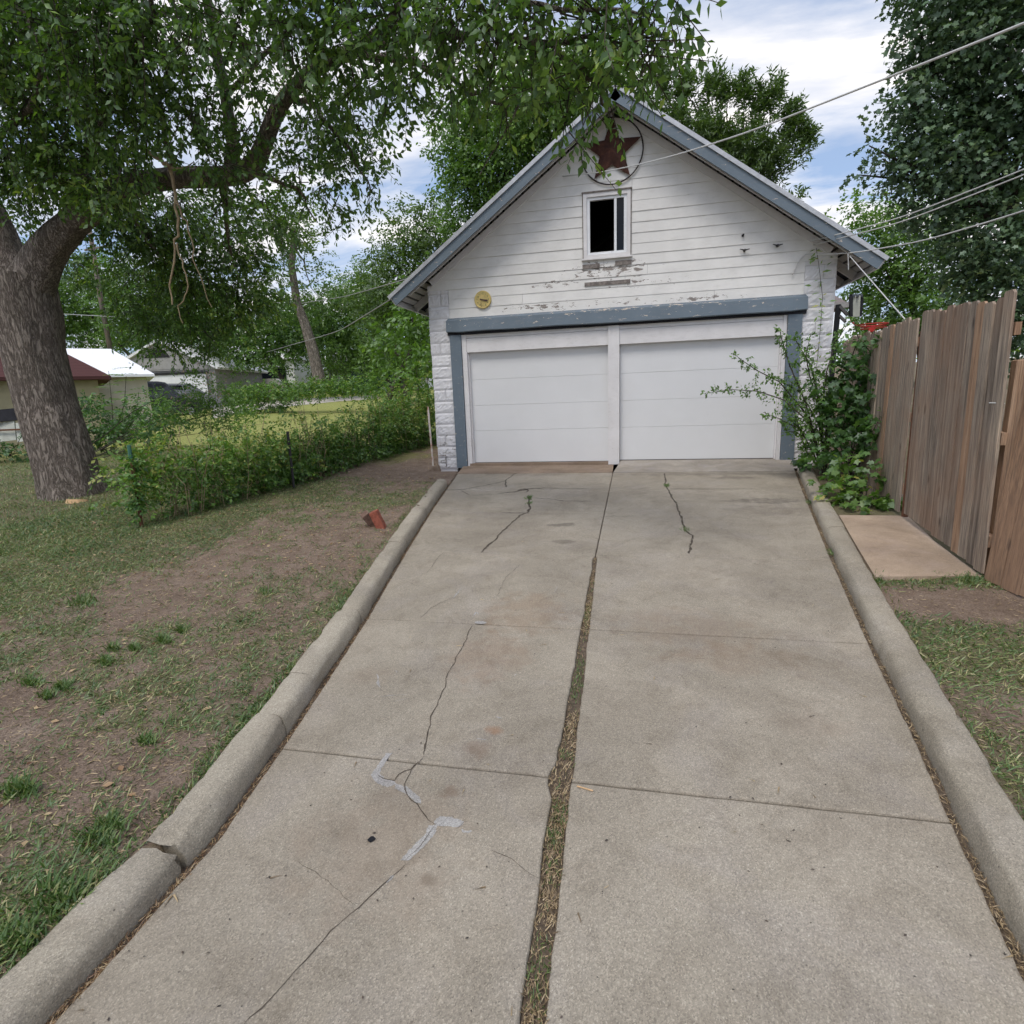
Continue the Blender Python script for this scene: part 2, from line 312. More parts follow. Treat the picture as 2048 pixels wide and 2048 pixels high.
def woodm(name, stops, r=.85):
    m, t, b = newmat(name, r, .2); O = coords(t, 'Object'); W = coords(t, 'World'); rr = objrand(t)
    g = noise(t, 30, 7, .68, W, mscale=(1.0,1.0,.05), dist=.3); g2 = noise(t, 130, 4, .6, W, mscale=(1,1,.03))
    k = ramp(t, math_(t, 'ADD', math_(t, 'MULTIPLY', g, .8), math_(t, 'MULTIPLY', rr, .15)), stops)
    k = mix(t, ramp(t, g2, [(.35,.6),(.55,0.0)]), k, (.07,.055,.05))
    kn = t.nodes.new('ShaderNodeTexVoronoi'); kn.inputs['Scale'].default_value = 2.6; mpn = t.nodes.new('ShaderNodeMapping'); mpn.inputs['Scale'].default_value = (2.2,2.2,.8); t.links.new(W, mpn.inputs[0]); t.links.new(mpn.outputs[0], kn.inputs['Vector'])
    k = mix(t, ramp(t, kn.outputs['Distance'], [(.05,.85),(.13,0.0)]), k, (.06,.045,.04))
    k = mix(t, ramp(t, noise(t, 2.2, 5, .6, W, mscale=(1,1,.6)), [(.45,0.0),(.7,.55)]), k, (.29,.18,.12))
    t.links.new(k, b.inputs['Base Color']); bump(t, b, g2, .7, .004); return m
M['fence'] = woodm('weathered cedar', [(.3,(0.1305,0.1026,0.0826)),(.45,(0.2872,0.2348,0.1877)),(.62,(0.4873,0.3970,0.3079)),(.8,(0.6614,0.5128,0.3605))])
M['fencew'] = woodm('warm cedar', [(.3,(0.2304,0.1379,0.0880)),(.5,(0.3930,0.2483,0.1559)),(.8,(0.5421,0.3862,0.2710))])
M['pole'] = woodm('utility pole wood', [(.3,(.09,.08,.07)),(.7,(.25,.22,.19))])
M['brickr'] = simple('red brick', (.27,.085,.055), .9, .3, 30, bmp=.5)
M['brickd'] = simple('dirty brick', (.16,.10,.075), .9, .4, 30, bmp=.5)
M['cutwood'] = simple('fresh cut wood', (.55,.36,.2), .8, .2, 30)
M['green'] = simple('green post paint', (.05,.14,.1), .6)
M['rust'] = simple('rusty post', (.13,.06,.035), .9, .3, 30)
m_, t_, b_ = newmat('rust streaked white pipe', .7, .3); W_ = coords(t_, 'World')
t_.links.new(ramp(t_, noise(t_, 14, 6, .7, W_, mscale=(1,1,.3)), [(.45,(.6,.55,.5)),(.55,(.45,.28,.2)),(.65,(.25,.1,.05))]), b_.inputs['Base Color']); M['pipe'] = m_

def barkm(name, dark, light, sc=1.0):
    m, t, b = newmat(name, .95, .1); W = coords(t, 'World')
    wv = noise(t, 4, 3, .6, W); 
    rn = noise(t, 13*sc, 5, .6, W, mscale=(1.6,1.6,.3), dist=.9); rd = math_(t, 'ABSOLUTE', math_(t, 'SUBTRACT', rn, .5))
    h = ramp(t, rd, [(0.0,0.0),(.09,1.0)]); n = noise(t, 55*sc, 6, .72, W, mscale=(1,1,.35))
    hh = math_(t, 'ADD', math_(t, 'MULTIPLY', h, .45), math_(t, 'MULTIPLY', n, .85))
    k = ramp(t, hh, [(.3, tuple(x*.5 for x in dark)), (.6, dark), (1.0, light)]); k = mix(t, ramp(t, noise(t, 2.5, 4, .6, W), [(.5,0.0),(.8,.35)]), k, (.085,.085,.06))
    t.links.new(k, b.inputs['Base Color']); bump(t, b, hh, 1.0, .03); return m
M['bark'] = barkm('furrowed bark', (.18,.148,.126), (.38,.325,.28))
M['barkp'] = barkm('pale bark', (.14,.12,.1), (.33,.29,.24), .7)
M['twig'] = simple('twig bark', (.06,.05,.04), .9, .3, 20)
M['deadtwig'] = simple('dead branch', (.3,.23,.14), .9, .3, 20)

M['leafmain'] = leafmat('box elder leaves', [(0,(0.0394,0.0755,0.0158)),(.5,(0.0807,0.1594,0.0277)),(.85,(0.1525,0.2517,0.0396)),(1,(0.2870,0.3691,0.0693))], .35)
M['leafdark'] = leafmat('dark maple leaves', [(0,(0.0477,0.0809,0.0451)),(.6,(0.0957,0.1636,0.0781)),(.9,(0.1817,0.2599,0.1201)),(1,(0.3254,0.3850,0.1802))], .18)
M['leafmid'] = leafmat('mid green leaves', [(0,(0.0539,0.1014,0.0198)),(.6,(0.1155,0.2184,0.0347)),(1,(0.2156,0.3432,0.0594))], .35)
M['leafyel'] = leafmat('yellow green leaves', [(0,(0.0480,0.1035,0.0180)),(.6,(0.1080,0.2070,0.0350)),(.93,(0.1920,0.2990,0.0500)),(1,(0.4200,0.3795,0.1000))], .4)
M['leafolive'] = leafmat('olive leaves', [(0,(0.0462,0.0792,0.0208)),(.6,(0.0990,0.1656,0.0378)),(1,(0.1848,0.2592,0.0662))], .3)
M['leafhedge'] = leafmat('hedge leaves', [(0,(0.0390,0.0780,0.0141)),(.5,(0.0910,0.1874,0.0299)),(.85,(0.1820,0.3150,0.0484)),(1,(0.3380,0.3450,0.0880))], .3)
M['leafvine'] = leafmat('dark vine leaves', [(0,(0.0292,0.0650,0.0176)),(.6,(0.0728,0.1625,0.0352)),(1,(0.1782,0.3250,0.0605))], .3)
M['grass'] = leafmat('grass blades', [(0,(0.0539,0.0935,0.0213)),(.35,(0.0980,0.1760,0.0425)),(.55,(0.1666,0.2310,0.0680)),(.7,(0.2744,0.2750,0.1105)),(1,(0.4508,0.4070,0.1955))], .2)
M['straw'] = leafmat('dry clippings', [(0,(.11,.075,.045)),(.45,(.30,.21,.115)),(1,(.5,.38,.22))], .1)
M['litter'] = leafmat('dead leaves', [(0,(.13,.06,.03)),(.5,(.33,.2,.1)),(1,(.5,.38,.22))], .15)
M['debris'] = leafmat('dark specks', [(0,(.03,.025,.02)),(1,(.1,.07,.05))], 0.0)
M['petal'] = leafmat('pink petals', [(0,(.5,.25,.28)),(1,(.7,.5,.45))], .3)

# ------------------------------------------------------------------ foliage generator
TPL = {}; TWON = [False]
def tpl(name, pts, tris): TPL[name] = (np.array(pts, float), np.array(tris))
tpl('ovate', [(0,0,0),(.45,.27,.05),(1,0,-.03),(.45,-.27,.05)], [(0,2,1),(0,3,2)])
tpl('lance', [(0,0,0),(.4,.16,.03),(1,0,-.06),(.4,-.16,.03)], [(0,2,1),(0,3,2)])
tpl('lobed', [(0,0,0),(.1,.34,.0),(.38,.24,.03),(.55,.52,-.02),(.68,.2,.03),(1,0,-.06),(.68,-.2,.03),(.55,-.52,-.02),(.38,-.24,.03),(.1,-.34,0)],
    [(0,2,1),(0,4,2),(2,4,3),(0,5,4),(0,6,5),(0,8,6),(8,7,6),(0,9,8)])
tpl('twigblade', [(0,.011,0),(0,-.011,0),(1,.004,-.05),(1,-.004,-.05)], [(0,1,3),(0,3,2)])
tpl('blade', [(0,.065,0),(0,-.065,0),(.55,.045,.04),(1,0,-.05)], [(0,1,2),(1,3,2)])
def norm(a): return a/(np.linalg.norm(a, axis=-1, keepdims=True)+1e-9)
def leaves(pos, axis, nrm, size, tplname, rnd):
    T, tri = TPL[tplname]; n = len(pos); k = len(T)
    a = norm(axis); b = norm(np.cross(nrm, a)); c = np.cross(a, b)
    s = size[:, None, None]
    V = pos[:, None, :]+s*(a[:, None, :]*T[None, :, 0:1]+b[:, None, :]*T[None, :, 1:2]+c[:, None, :]*T[None, :, 2:3])
    Fc = (np.arange(n)[:, None, None]*k+tri[None]).reshape(-1, 3)
    return V.reshape(-1, 3), Fc, np.repeat(rnd, k)
def join(parts):
    vs, fs, rs, b = [], [], [], 0
    for v, f, r in parts: vs.append(v); fs.append(f+b); rs.append(r); b += len(v)
    return np.concatenate(vs), np.concatenate(fs), np.concatenate(rs)
def clump_leaves(c, r, n, size, tplname='ovate', spray=8, L=.35, droop=.35, seed=0, shell=.45, tone=0.0, upw=0.0):
    """sprays of leaves on short twigs through an ellipsoid (centre c, radii r)"""
    g = np.random.default_rng(seed); m = max(1, n//spray); c = np.array(c); r = np.array(r, float)*np.ones(3)
    d = norm(g.normal(size=(m, 3))); rad = g.random((m, 1))**shell
    # lumpy outline
    ph = g.random(6)*6.28; lump = 1+.22*np.sin(3*d[:, :1]*2+ph[0]+4*d[:, 2:3])+.18*np.sin(5*d[:, 1:2]+ph[1]+3*d[:, :1])
    o = c+d*rad*r*lump
    td = norm(d+g.normal(size=(m, 3))*.7+np.array([0, 0, -droop+upw])); tn = norm(g.normal(size=(m, 3))*.5+np.array([0, 0, 1]))
    tw = g.random((m, 1))*.5+.5
    if TWON[0]: TW.append((o, td, tn, (L*tw)[:, 0]))
    t = (np.arange(spray)+.5)/spray
    P = o[:, None, :]+td[:, None, :]*(L*tw)[:, None, :]*t[None, :, None]
    side = norm(np.cross(td, tn)); sg = np.where(np.arange(spray) % 2, 1, -1)[None, :, None]
    ax = norm(td[:, None, :]*.6+side[:, None, :]*sg*.9+g.normal(size=(m, spray, 3))*.35+np.array([0, 0, -droop]))
    nn = norm(tn[:, None, :]+g.normal(size=(m, spray, 3))*.45)
    base = np.repeat(g.random((m, 1)), spray, 1)*.45+g.random((m, spray))*.5+tone
    sz = size*(.65+.6*g.random((m, spray)))
    return leaves(P.reshape(-1, 3), ax.reshape(-1, 3), nn.reshape(-1, 3), sz.reshape(-1), tplname, np.clip(base.reshape(-1), 0, 1))
def pxclump(u, v, r, y):      # a clump whose centre and radius are read off the photograph, at real distance y
    p = at(u*K, v*K, y); z = (p-CAM)@FW; return p, r*K*z/F
TW = []
NL = []
def foliage(name, clumps, mat, size, dens, tplname='ovate', parent=None, seed=1, **kw):
    """clumps: (centre, radius[, density factor, tone, z-stretch])"""
    parts = []
    for i, cl in enumerate(clumps):
        c, r = cl[0], cl[1]; df = cl[2] if len(cl) > 2 else 1; tone = cl[3] if len(cl) > 3 else 0; zs = cl[4] if len(cl) > 4 else .85
        n = int((6.6 if name == 'crown' and tplname == 'ovate' and size < .09 else 10.5 if name == 'crown' else 7.5)*dens*df*r*r/(size*size*(.16 if tplname == 'lance' else .27 if tplname == 'ovate' else .36))); NL.append(n)
        parts.append(clump_leaves(c, (r, r, r*zs), max(n, 16), size, tplname, seed=seed*100+i, tone=tone, **kw))
    V, Fc, R = join(parts); return np_mesh(name, V, Fc, mat, parent, {'rnd': R})
def curve_pts(a, b, n=6, sag=0.0, wob=.1):
    a = np.array(a, float); b = np.array(b, float); o = []
    for i in range(n+1):
        t = i/n; p = a+(b-a)*t; p[2] += sag*4*t*(1-t); e = math.sin(math.pi*t)
        p += rng.normal(size=3)*wob*e*.5; o.append(p)
    return o
def branches(mb, hub, targets, r0, r1=.01, n=5, wob=.15, arch=.1):
    for tg in targets:
        pts = curve_pts(hub, tg, n, arch, wob); mb.tube(pts, [r0+(r1-r0)*i/n for i in range(n+1)], 5, False)

# ------------------------------------------------------------------ driveway outline
LY = [-3, 0, 1.17, 1.67, 2.31, 3.0, 3.68, 5.2, 6.81, 7.96, 9.3, 9.8]; LX = [-1.42, -1.31, -1.265, -1.255, -1.345, -1.46, -1.58, -1.89, -2.2, -2.40, -2.62, -2.7]
RY = [-3, .5, 1.6, 2.13, 2.74, 3.69, 5.3, 7.93, 9.18, 9.8]; RX = [1.44, 1.42, 1.47, 1.55, 1.65, 1.785, 2.04, 2.48, 2.70, 2.78]
CLY = [-3, 1.23, 1.84, 2.10, 2.16, 2.25, 2.30, 3.64, 5.13, 5.17, 9.3, 9.8]; CLX = [.075, .06, .035, .026, -.004, -.006, .02, .007, -.014, -.004, -.004, -.004]; CRX = [.15, .131, .112, .102, .101, .1, .099, .062, .018, .004, .004, .004]
KLX = [x-.035 for x in LX]; KRX = [x+.035 for x in RX]
fl = lambda y: np.interp(y, LY, LX); fr = lambda y: np.interp(y, RY, RX); fcl = lambda y: np.interp(y, CLY, CLX)+(vnoise(np.asarray(y)*1.0, 0*np.asarray(y), 9, 21)-.5)*.012*(np.asarray(y) < 5.15); fcr = lambda y: np.interp(y, CLY, CRX)+(vnoise(np.asarray(y)*1.0, 0*np.asarray(y), 7, 23)-.5)*.008*(np.asarray(y) < 5.15)

# ------------------------------------------------------------------ ground
def grass_amount(x, y):
    x = np.asarray(x, float); y = np.asarray(y, float)
    g = fbm(x*.8+y*.25, y-x*.1, .9, 3)*1.0+.2*vnoise(x, y, 3.1, 8)+.35*(vnoise(x, y, 7.5, 12)-.5)+.25*(vnoise(x, y, 17, 14)-.5)
    g = (g-.31)*2.4
    g += np.clip((-3.6-x)*.42, -.35, 1.2)*np.clip((y-2.5)*.5, 0, 1)      # the lawn round the tree is closed
    band = np.exp(-((x+3.55+.22*(y-4.2))/.25)**2)*np.clip(1-abs(y-4.4)/3.2, 0, 1); g -= .9*band    # worn earth path
    band2 = np.exp(-((y-1.95+.25*(x+2.3))/.22)**2)*(x > -3.2); g -= .6*band2
    g -= 1.5*np.clip((y-6.0)*.5, 0, 1)*(x > -5.0)*(x < 0)*np.clip((x+5.2)*2, 0, 1)*.36     # bare by the hedge
    g += 1.6*(y > 11)*(x < -4.3)+1.5*(y > 14)*(x < 3)
    g = np.where(x > 1.2, fbm(x, y, 1.6, 5)*1.6-.05-1.2*np.exp(-((y-4.15)/.28)**2), g)
    return np.clip(g, 0, 1)
def ground_off(x, y):
    x = np.asarray(x, float); y = np.asarray(y, float)
    kl = np.interp(y, LY, KLX); kr = np.interp(y, RY, KRX)
    o = np.where(x < 0, .065+.02*np.clip(-x-1.6, 0, 1), .07)+(fbm(x, y, 1.3, 1)-.5)*.05+(fbm(x, y, 7, 4)-.5)*.018
    nearL = np.clip((kl-.1-x)/.05, 0, 1); nearR = np.clip((x-kr-.1)/.05, 0, 1)
    inside = (x > kl-.1) & (x < kr+.1)
    o = np.where(inside, -.16, np.where(x < 0, o, o))
    fade = np.clip((y-7.9)/.8, 0, 1)                # the earth comes down to the apron where the left kerb ends
    o = np.where(~inside & (x < 0), o*(1-fade*np.clip((x+4.5)/1.5, 0, 1))+.0*fade, o)
    o = np.where((x > -3.2) & (x < 3.25) & (y > 9.3), -.16, o)
    o = np.where((x >= -3.2) & (x < kl+.02) & (y > 8.35) & (y < 9.5), -.005, o)
    return o
def zg(x, y): return float(S*(min(max(y, -30), 60)-9.8)+ground_off(x, y))
xs = np.unique(np.concatenate([np.linspace(-160, -16, 50), np.linspace(-16, -6, 60), np.linspace(-6, -1.1, 165), np.linspace(-1.1, 1.3, 10), np.linspace(1.3, 4, 80), np.linspace(4, 30, 50), np.linspace(30, 160, 30)]))
ys = np.unique(np.concatenate([np.linspace(-40, -1, 20), np.linspace(-1, 9, 260), np.linspace(9, 16, 60), np.linspace(16, 60, 70), np.linspace(60, 260, 30)]))
X, Y = np.meshgrid(xs, ys); Z = S*(np.clip(Y, -30, 60)-9.8)+ground_off(X, Y)
nx, ny = len(xs), len(ys); idx = np.arange(nx*ny).reshape(ny, nx)
Fq = np.stack([idx[:-1, :-1], idx[:-1, 1:], idx[1:, 1:], idx[1:, :-1]], -1).reshape(-1, 4)
G = grass_amount(X, Y)
m, t, b = newmat('earth and turf', .95, .15); W = coords(t, 'World')
soil = ramp(t, noise(t, 5, 8, .7, W), [(.3,(.17,.122,.092)),(.5,(.25,.185,.142)),(.72,(.33,.26,.205))])
soil = mix(t, ramp(t, noise(t, 90, 5, .7, W), [(.45,0.0),(.62,.7)]), soil, (.09,.065,.05)); soil = mix(t, ramp(t, noise(t, 150, 3, .7, W), [(.6,0.0),(.68,.8)]), soil, (.36,.29,.2))
turf = ramp(t, noise(t, 35, 7, .75, W), [(.3,(.06,.07,.028)),(.5,(.11,.12,.05)),(.66,(.17,.16,.08)),(.8,(.27,.22,.13))])
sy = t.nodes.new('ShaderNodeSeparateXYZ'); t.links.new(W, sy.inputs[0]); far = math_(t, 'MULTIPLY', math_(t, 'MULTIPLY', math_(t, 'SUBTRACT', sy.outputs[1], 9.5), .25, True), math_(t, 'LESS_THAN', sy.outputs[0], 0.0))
turf = mix(t, far, turf, ramp(t, noise(t, 6, 7, .75, W), [(.3,(.24,.31,.05)),(.6,(.38,.43,.09)),(.8,(.45,.45,.14))]))  # far left lawn coloured brighter and yellower to look sunlit
gm = ramp(t, math_(t, 'ADD', attr(t, 'grass'), math_(t, 'MULTIPLY', math_(t, 'SUBTRACT', noise(t, 25, 6, .7, W), .5), 1.6)), [(.35,0.0),(.95,.62)])
gm = math_(t, 'MAXIMUM', gm, math_(t, 'MULTIPLY', far, .95)) if False else gm
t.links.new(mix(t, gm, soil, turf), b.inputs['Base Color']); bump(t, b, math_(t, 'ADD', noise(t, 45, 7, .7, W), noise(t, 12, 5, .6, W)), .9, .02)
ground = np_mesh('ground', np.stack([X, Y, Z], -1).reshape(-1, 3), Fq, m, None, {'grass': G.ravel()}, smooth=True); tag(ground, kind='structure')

# ------------------------------------------------------------------ driveway slabs
drive = empty('driveway', (0, 5, slope(5)), kind='structure')
def slab(fa, fb, y0, y1, gap0=.004, gap1=.004, tilt0=0.0, tilt1=0.0, nm='slab', mat=None, zadd=0.0, ea=.012, eb=.012, thick=.12, side=0):
    """slab between edge functions fa (left) and fb (right); ends may skew"""
    sk = .045 if side < 0 else .02
    n = 40; pts = []
    yl0, yl1 = y0+gap0, y1-gap1
    def skew(x, y): return y-side*0  # joints stay square
    L_ = [(fa(y)+ea*.0+random.uniform(-.0025,.0025), y) for y in np.linspace(yl0, yl1, n)]
    R_ = [(fb(y)+random.uniform(-.0025,.0025), y) for y in np.linspace(yl0, yl1, n)]
    T_ = [(x, yl1+random.uniform(-.002,.002)) for x in np.linspace(L_[-1][0], R_[-1][0], 14)[1:-1]]
    B_ = [(x, yl0+random.uniform(-.002,.002)) for x in np.linspace(L_[0][0], R_[0][0], 14)[1:-1]]
    ring = B_+R_+T_[::-1]+L_[::-1]
    cx = sum(p[0] for p in ring)/len(ring); cy_ = sum(p[1] for p in ring)/len(ring)
    zf = lambda x, y: S*(y-9.8)+zadd+tilt0*(y1-y)/(y1-y0)+tilt1*(y-y0)/(y1-y0)
    V = []; m_ = len(ring); bv = .009
    for (ins, dz) in ((0, -thick), (0, -bv), (bv*.35, -bv*.35), (bv*1.1, 0)):
        for (x, y) in ring:
            xx = x+(ins if x < cx else -ins)*(1 if min(abs(x-fa(y)), abs(x-fb(y))) < .02 else 0); yy = y+(ins if y < cy_ else -ins)*(1 if min(abs(y-yl0), abs(y-yl1)) < .01 else 0)
            V.append((xx, yy, zf(x, y)+dz))
    Fc = [(r*m_+i, r*m_+(i+1) % m_, (r+1)*m_+(i+1) % m_, (r+1)*m_+i) for r in range(3) for i in range(m_)]+[tuple(range(3*m_, 4*m_))]
    return MB().add(V, Fc).build(nm, mat or M['conc'], drive)
yL = [-2.3, -.8, .72, 2.215, 3.665, 5.2, 6.75, 7.95, 9.22]; 
for i in range(len(yL)-1):
    slab(fl, fcl, yL[i], yL[i+1], .0055, .0055, side=-1)
yR = [-2.3, -.8, .72, 2.2, 3.67, 5.2, 7.945, 9.22]
for i in range(len(yR)-1):
    g0 = .007 if yR[i] in (2.2, 3.67) else .0045
    slab(fcr, fr, yR[i], yR[i+1], g0, g0 if i < 5 else .008)
# aprons rising to the doors
def apron(xa, xb, xa2, xb2, y0, y1, z0, z1, mat):
    mb = MB(); n = 10; V = []
    for j in range(5):
        t_ = j/4; y = y0+(y1-y0)*t_
        for i in range(n+1):
            s_ = i/n; V.append(((xa+(xb-xa)*s_)*(1-t_)+(xa2+(xb2-xa2)*s_)*t_, y, z0+(z1-z0)*t_+random.uniform(-.002,.002)))
    m0 = len(V); Fc = [(j*(n+1)+i, j*(n+1)+i+1, (j+1)*(n+1)+i+1, (j+1)*(n+1)+i) for j in range(4) for i in range(n)]
    V += [(x, y, z-.15) for (x, y, z) in V[:n+1]]; Fc += [(m0+i, m0+i+1, i+1, i) for i in range(n)]
    return mb.add(V, Fc).build('apron', mat, drive)
M['apl'] = concrete('brown stained apron', (.30,.225,.165), False, .5); M['apr'] = concrete('light apron', (.40,.36,.31), False, .5)
apron(-2.62, -.006, -2.75, -.02, 9.225, 10.03, slope(9.22)+.002, -.0, M['apl']); apron(.006, 2.70, .1, 2.85, 9.225, 10.06, slope(9.22)+.003, .055, M['apr'])
sill = MB().box(-2.62, -.11, 10.02, 10.3, -.1, .045).build('door_sill', M['apl'], drive)
MB().box(.085, 2.7, 10.055, 10.3, -.1, .058).build('door_sill', M['apr'], drive)
# soil bed showing in the seams
def bed(name, fa, fb, y0, y1, dz, n=60):
    V = []; Fc = []
    for i in range(n+1):
        y = y0+(y1-y0)*i/n; V += [(fa(y), y, S*(y-9.8)+dz+random.uniform(-.004,.004)), ((fa(y)+fb(y))/2, y, S*(y-9.8)+dz+random.uniform(-.006,.008)), (fb(y), y, S*(y-9.8)+dz+random.uniform(-.004,.004))]
        if i: k = i*3; Fc += [(k-3,k-2,k+1,k),(k-2,k-1,k+2,k+1)]
    return tag(MB().add(V, Fc).build(name, M['seamdirt'], None, True), kind='structure')
bed('soil_seam', lambda y: fcl(y)-.02, lambda y: fcr(y)+.02, -1, 9.3, -.022, 120)
bed('soil_seam', lambda y: fl(y)-.06, lambda y: fl(y)+.02, -1, 9.3, -.02, 120); bed('soil_seam', lambda y: fr(y)-.02, lambda y: fr(y)+.06, -1, 9.3, -.02, 120)
# cracks: ragged dirt-filled ribbons
cr4 = lambda p: (600+p[0]/3.22, 900+p[1]/3.22); cr5 = lambda p: (1150+p[0]/3.22, 900+p[1]/3.22); cr6 = lambda p: (500+p[0]/2.972, 1450+p[1]/2.972)
CR = [(cr4,6,[(935,255),(1050,255),(1180,230),(1320,200),(1375,155),(1410,145)]),(cr4,9,[(1320,200),(1325,240)]),(cr4,14,[(1400,262),(1440,252),(1470,262),(1440,275)]),(cr4,5,[(1590,245),(1760,250),(1860,250)]),(cr4,4,[(1090,292),(1180,290),(1250,285)]),(cr5,5,[(600,250),(760,252),(1000,252),(1150,250)]),(cr5,3,[(190,430),(260,426),(370,428)]),(cr4,10,[(1275,280),(1380,270),(1470,250),(1590,245)]),(cr4,5,[(1040,262),(1090,290)]),
 (cr4,10,[(1470,290),(1480,330),(1475,400)]),(cr4,5,[(1500,308),(1600,315),(1700,328),(1880,330)]),(cr4,8,[(1475,400),(1420,420),(1330,500),(1240,590),(1170,662)]),(cr4,7,[(1300,403),(1475,408)]),
 (cr4,2,[(930,655),(870,710),(850,755),(810,800)]),(cr4,2,[(1415,735),(1330,820),(1290,890),(1262,945)]),(cr4,1.6,[(640,825),(720,860),(770,890)]),(cr4,2,[(770,1090),(850,1020),(940,970),(975,960)]),
 (cr4,4,[(1115,1125),(1060,1230),(1010,1350),(960,1440),(920,1550),(860,1690),(830,1800),(790,1932)]),(cr5,7,[(575,150),(580,220),(610,280),(650,345),(670,410),(690,450),(710,520),(760,550),(740,620),(740,670)]),
 (cr6,4,[(1065,0),(1030,110),(1015,185)]),(cr6,3,[(1035,200),(995,240),(960,290),(935,350),(945,410),(1000,470),(1100,590)]),(cr6,3.5,[(765,285),(800,315),(860,330),(890,300),(960,265),(1040,200)]),
 (cr6,2.5,[(920,820),(880,870),(800,945),(640,1075),(480,1230),(320,1390),(200,1520),(60,1680),(-60,1800)]),(cr6,1.2,[(640,1070),(540,980),(400,870),(250,790)]),(cr6,2,[(1440,745),(1510,780),(1590,820),(1725,905)]),
 (cr6,1.2,[(720,430),(830,400)]),(cr6,2,[(1275,575),(1240,620)]),(cr6,1.5,[(1110,590),(1050,690),(920,820)])]
def ribbon(tr, wd, pts, name='crack', mat=None, dz=.0022, jit=.6):
    P = [on_ground(*tr(p))[:2] for p in pts]; Q = []
    for a, b_ in zip(P[:-1], P[1:]):
        n = max(2, int(np.linalg.norm(b_-a)/.03))
        for i in range(n): Q.append(a+(b_-a)*i/n)
    Q.append(P[-1]); V = []; Fc = []; off = 0.0
    for i, p in enumerate(Q):
        d = Q[min(i+1,len(Q)-1)]-Q[max(i-1,0)]; d = d/(np.linalg.norm(d)+1e-9); nrm_ = np.array([-d[1], d[0]])
        off = off*.7+random.uniform(-1,1)*(.006+wd*.0004); e = min(1, .25+i*.4, .25+(len(Q)-1-i)*.4); h_ = wd*.0005*e*(2.6 if p[1] > 5.3 else 1.15)*(1+random.uniform(-jit,jit))
        for s_ in (-1, 1):
            q = p+nrm_*(off+s_*h_); V.append((q[0], q[1], S*(q[1]-9.8)+dz))
        if i: k = i*2; Fc.append((k-2,k-1,k+1,k))
    return MB().add(V, Fc).build(name, mat or M['crack'], drive)
for tr, wd, pts in CR: ribbon(tr, wd, pts)
PT = [[(810,170),(845,165),(800,230),(770,290),(800,320),(860,335),(870,350),(820,370),(760,350),(720,305),(740,265),(790,200)],[(870,350),(940,370),(1010,430),(1020,470),(990,465),(930,410),(860,380)],
 [(1090,570),(1130,545),(1200,550),(1275,575),(1250,610),(1180,605),(1110,600)],[(1110,595),(1100,650),(1020,740),(940,810),(895,805),(950,740),(1050,640),(1060,600)],[(1250,625),(1320,630),(1310,640),(1260,640)],[(860,890),(850,920),(810,940),(830,900)]]
for wd, p in ((9,[(500,1440),(512,1480),(525,1530)]),(6,[(480,1592),(580,1588),(690,1583)]),(5,[(610,1618),(690,1602)]),(7,[(975,962),(1035,888)]),(9,[(610,1420),(635,1425),(622,1450)]),(7,[(1110,1080),(1130,1045),(1150,1060)]),(5,[(1400,1440),(1385,1460)]),(4,[(1660,880),(1640,930)]),(12,[(1260,1715),(1310,1722)]),(12,[(1140,1860),(1200,1868)])):
    ribbon(cr4, wd, p, 'scrape_mark', M['mortar'], .0016, .9)
oc = on_ground(*cr4((1163,1112)))[:2]; MB().add([(oc[0]+.045*math.cos(a), oc[1]+.022*math.sin(a), S*(oc[1]+.022*math.sin(a)-9.8)+.0018) for a in np.linspace(0, 6.28, 17)[:-1]], [tuple(range(16))]).build('mortar_patch', M['mortar'], drive)
for pl in PT:
    P = [on_ground(*cr6(p))[:2] for p in pl]; R_ = []
    for a, b_ in zip(P, P[1:]+P[:1]):
        n = max(1, int(np.linalg.norm(b_-a)/.008))
        for i in range(n): q = a+(b_-a)*i/n; R_.append(q+rng.normal(size=2)*.002)
    n = len(R_); c_ = sum(R_)/n
    MB().add([(q[0], q[1], S*(q[1]-9.8)+.0014) for q in R_], [tuple(range(n))]).build('mortar_patch', M['mortar'], drive)

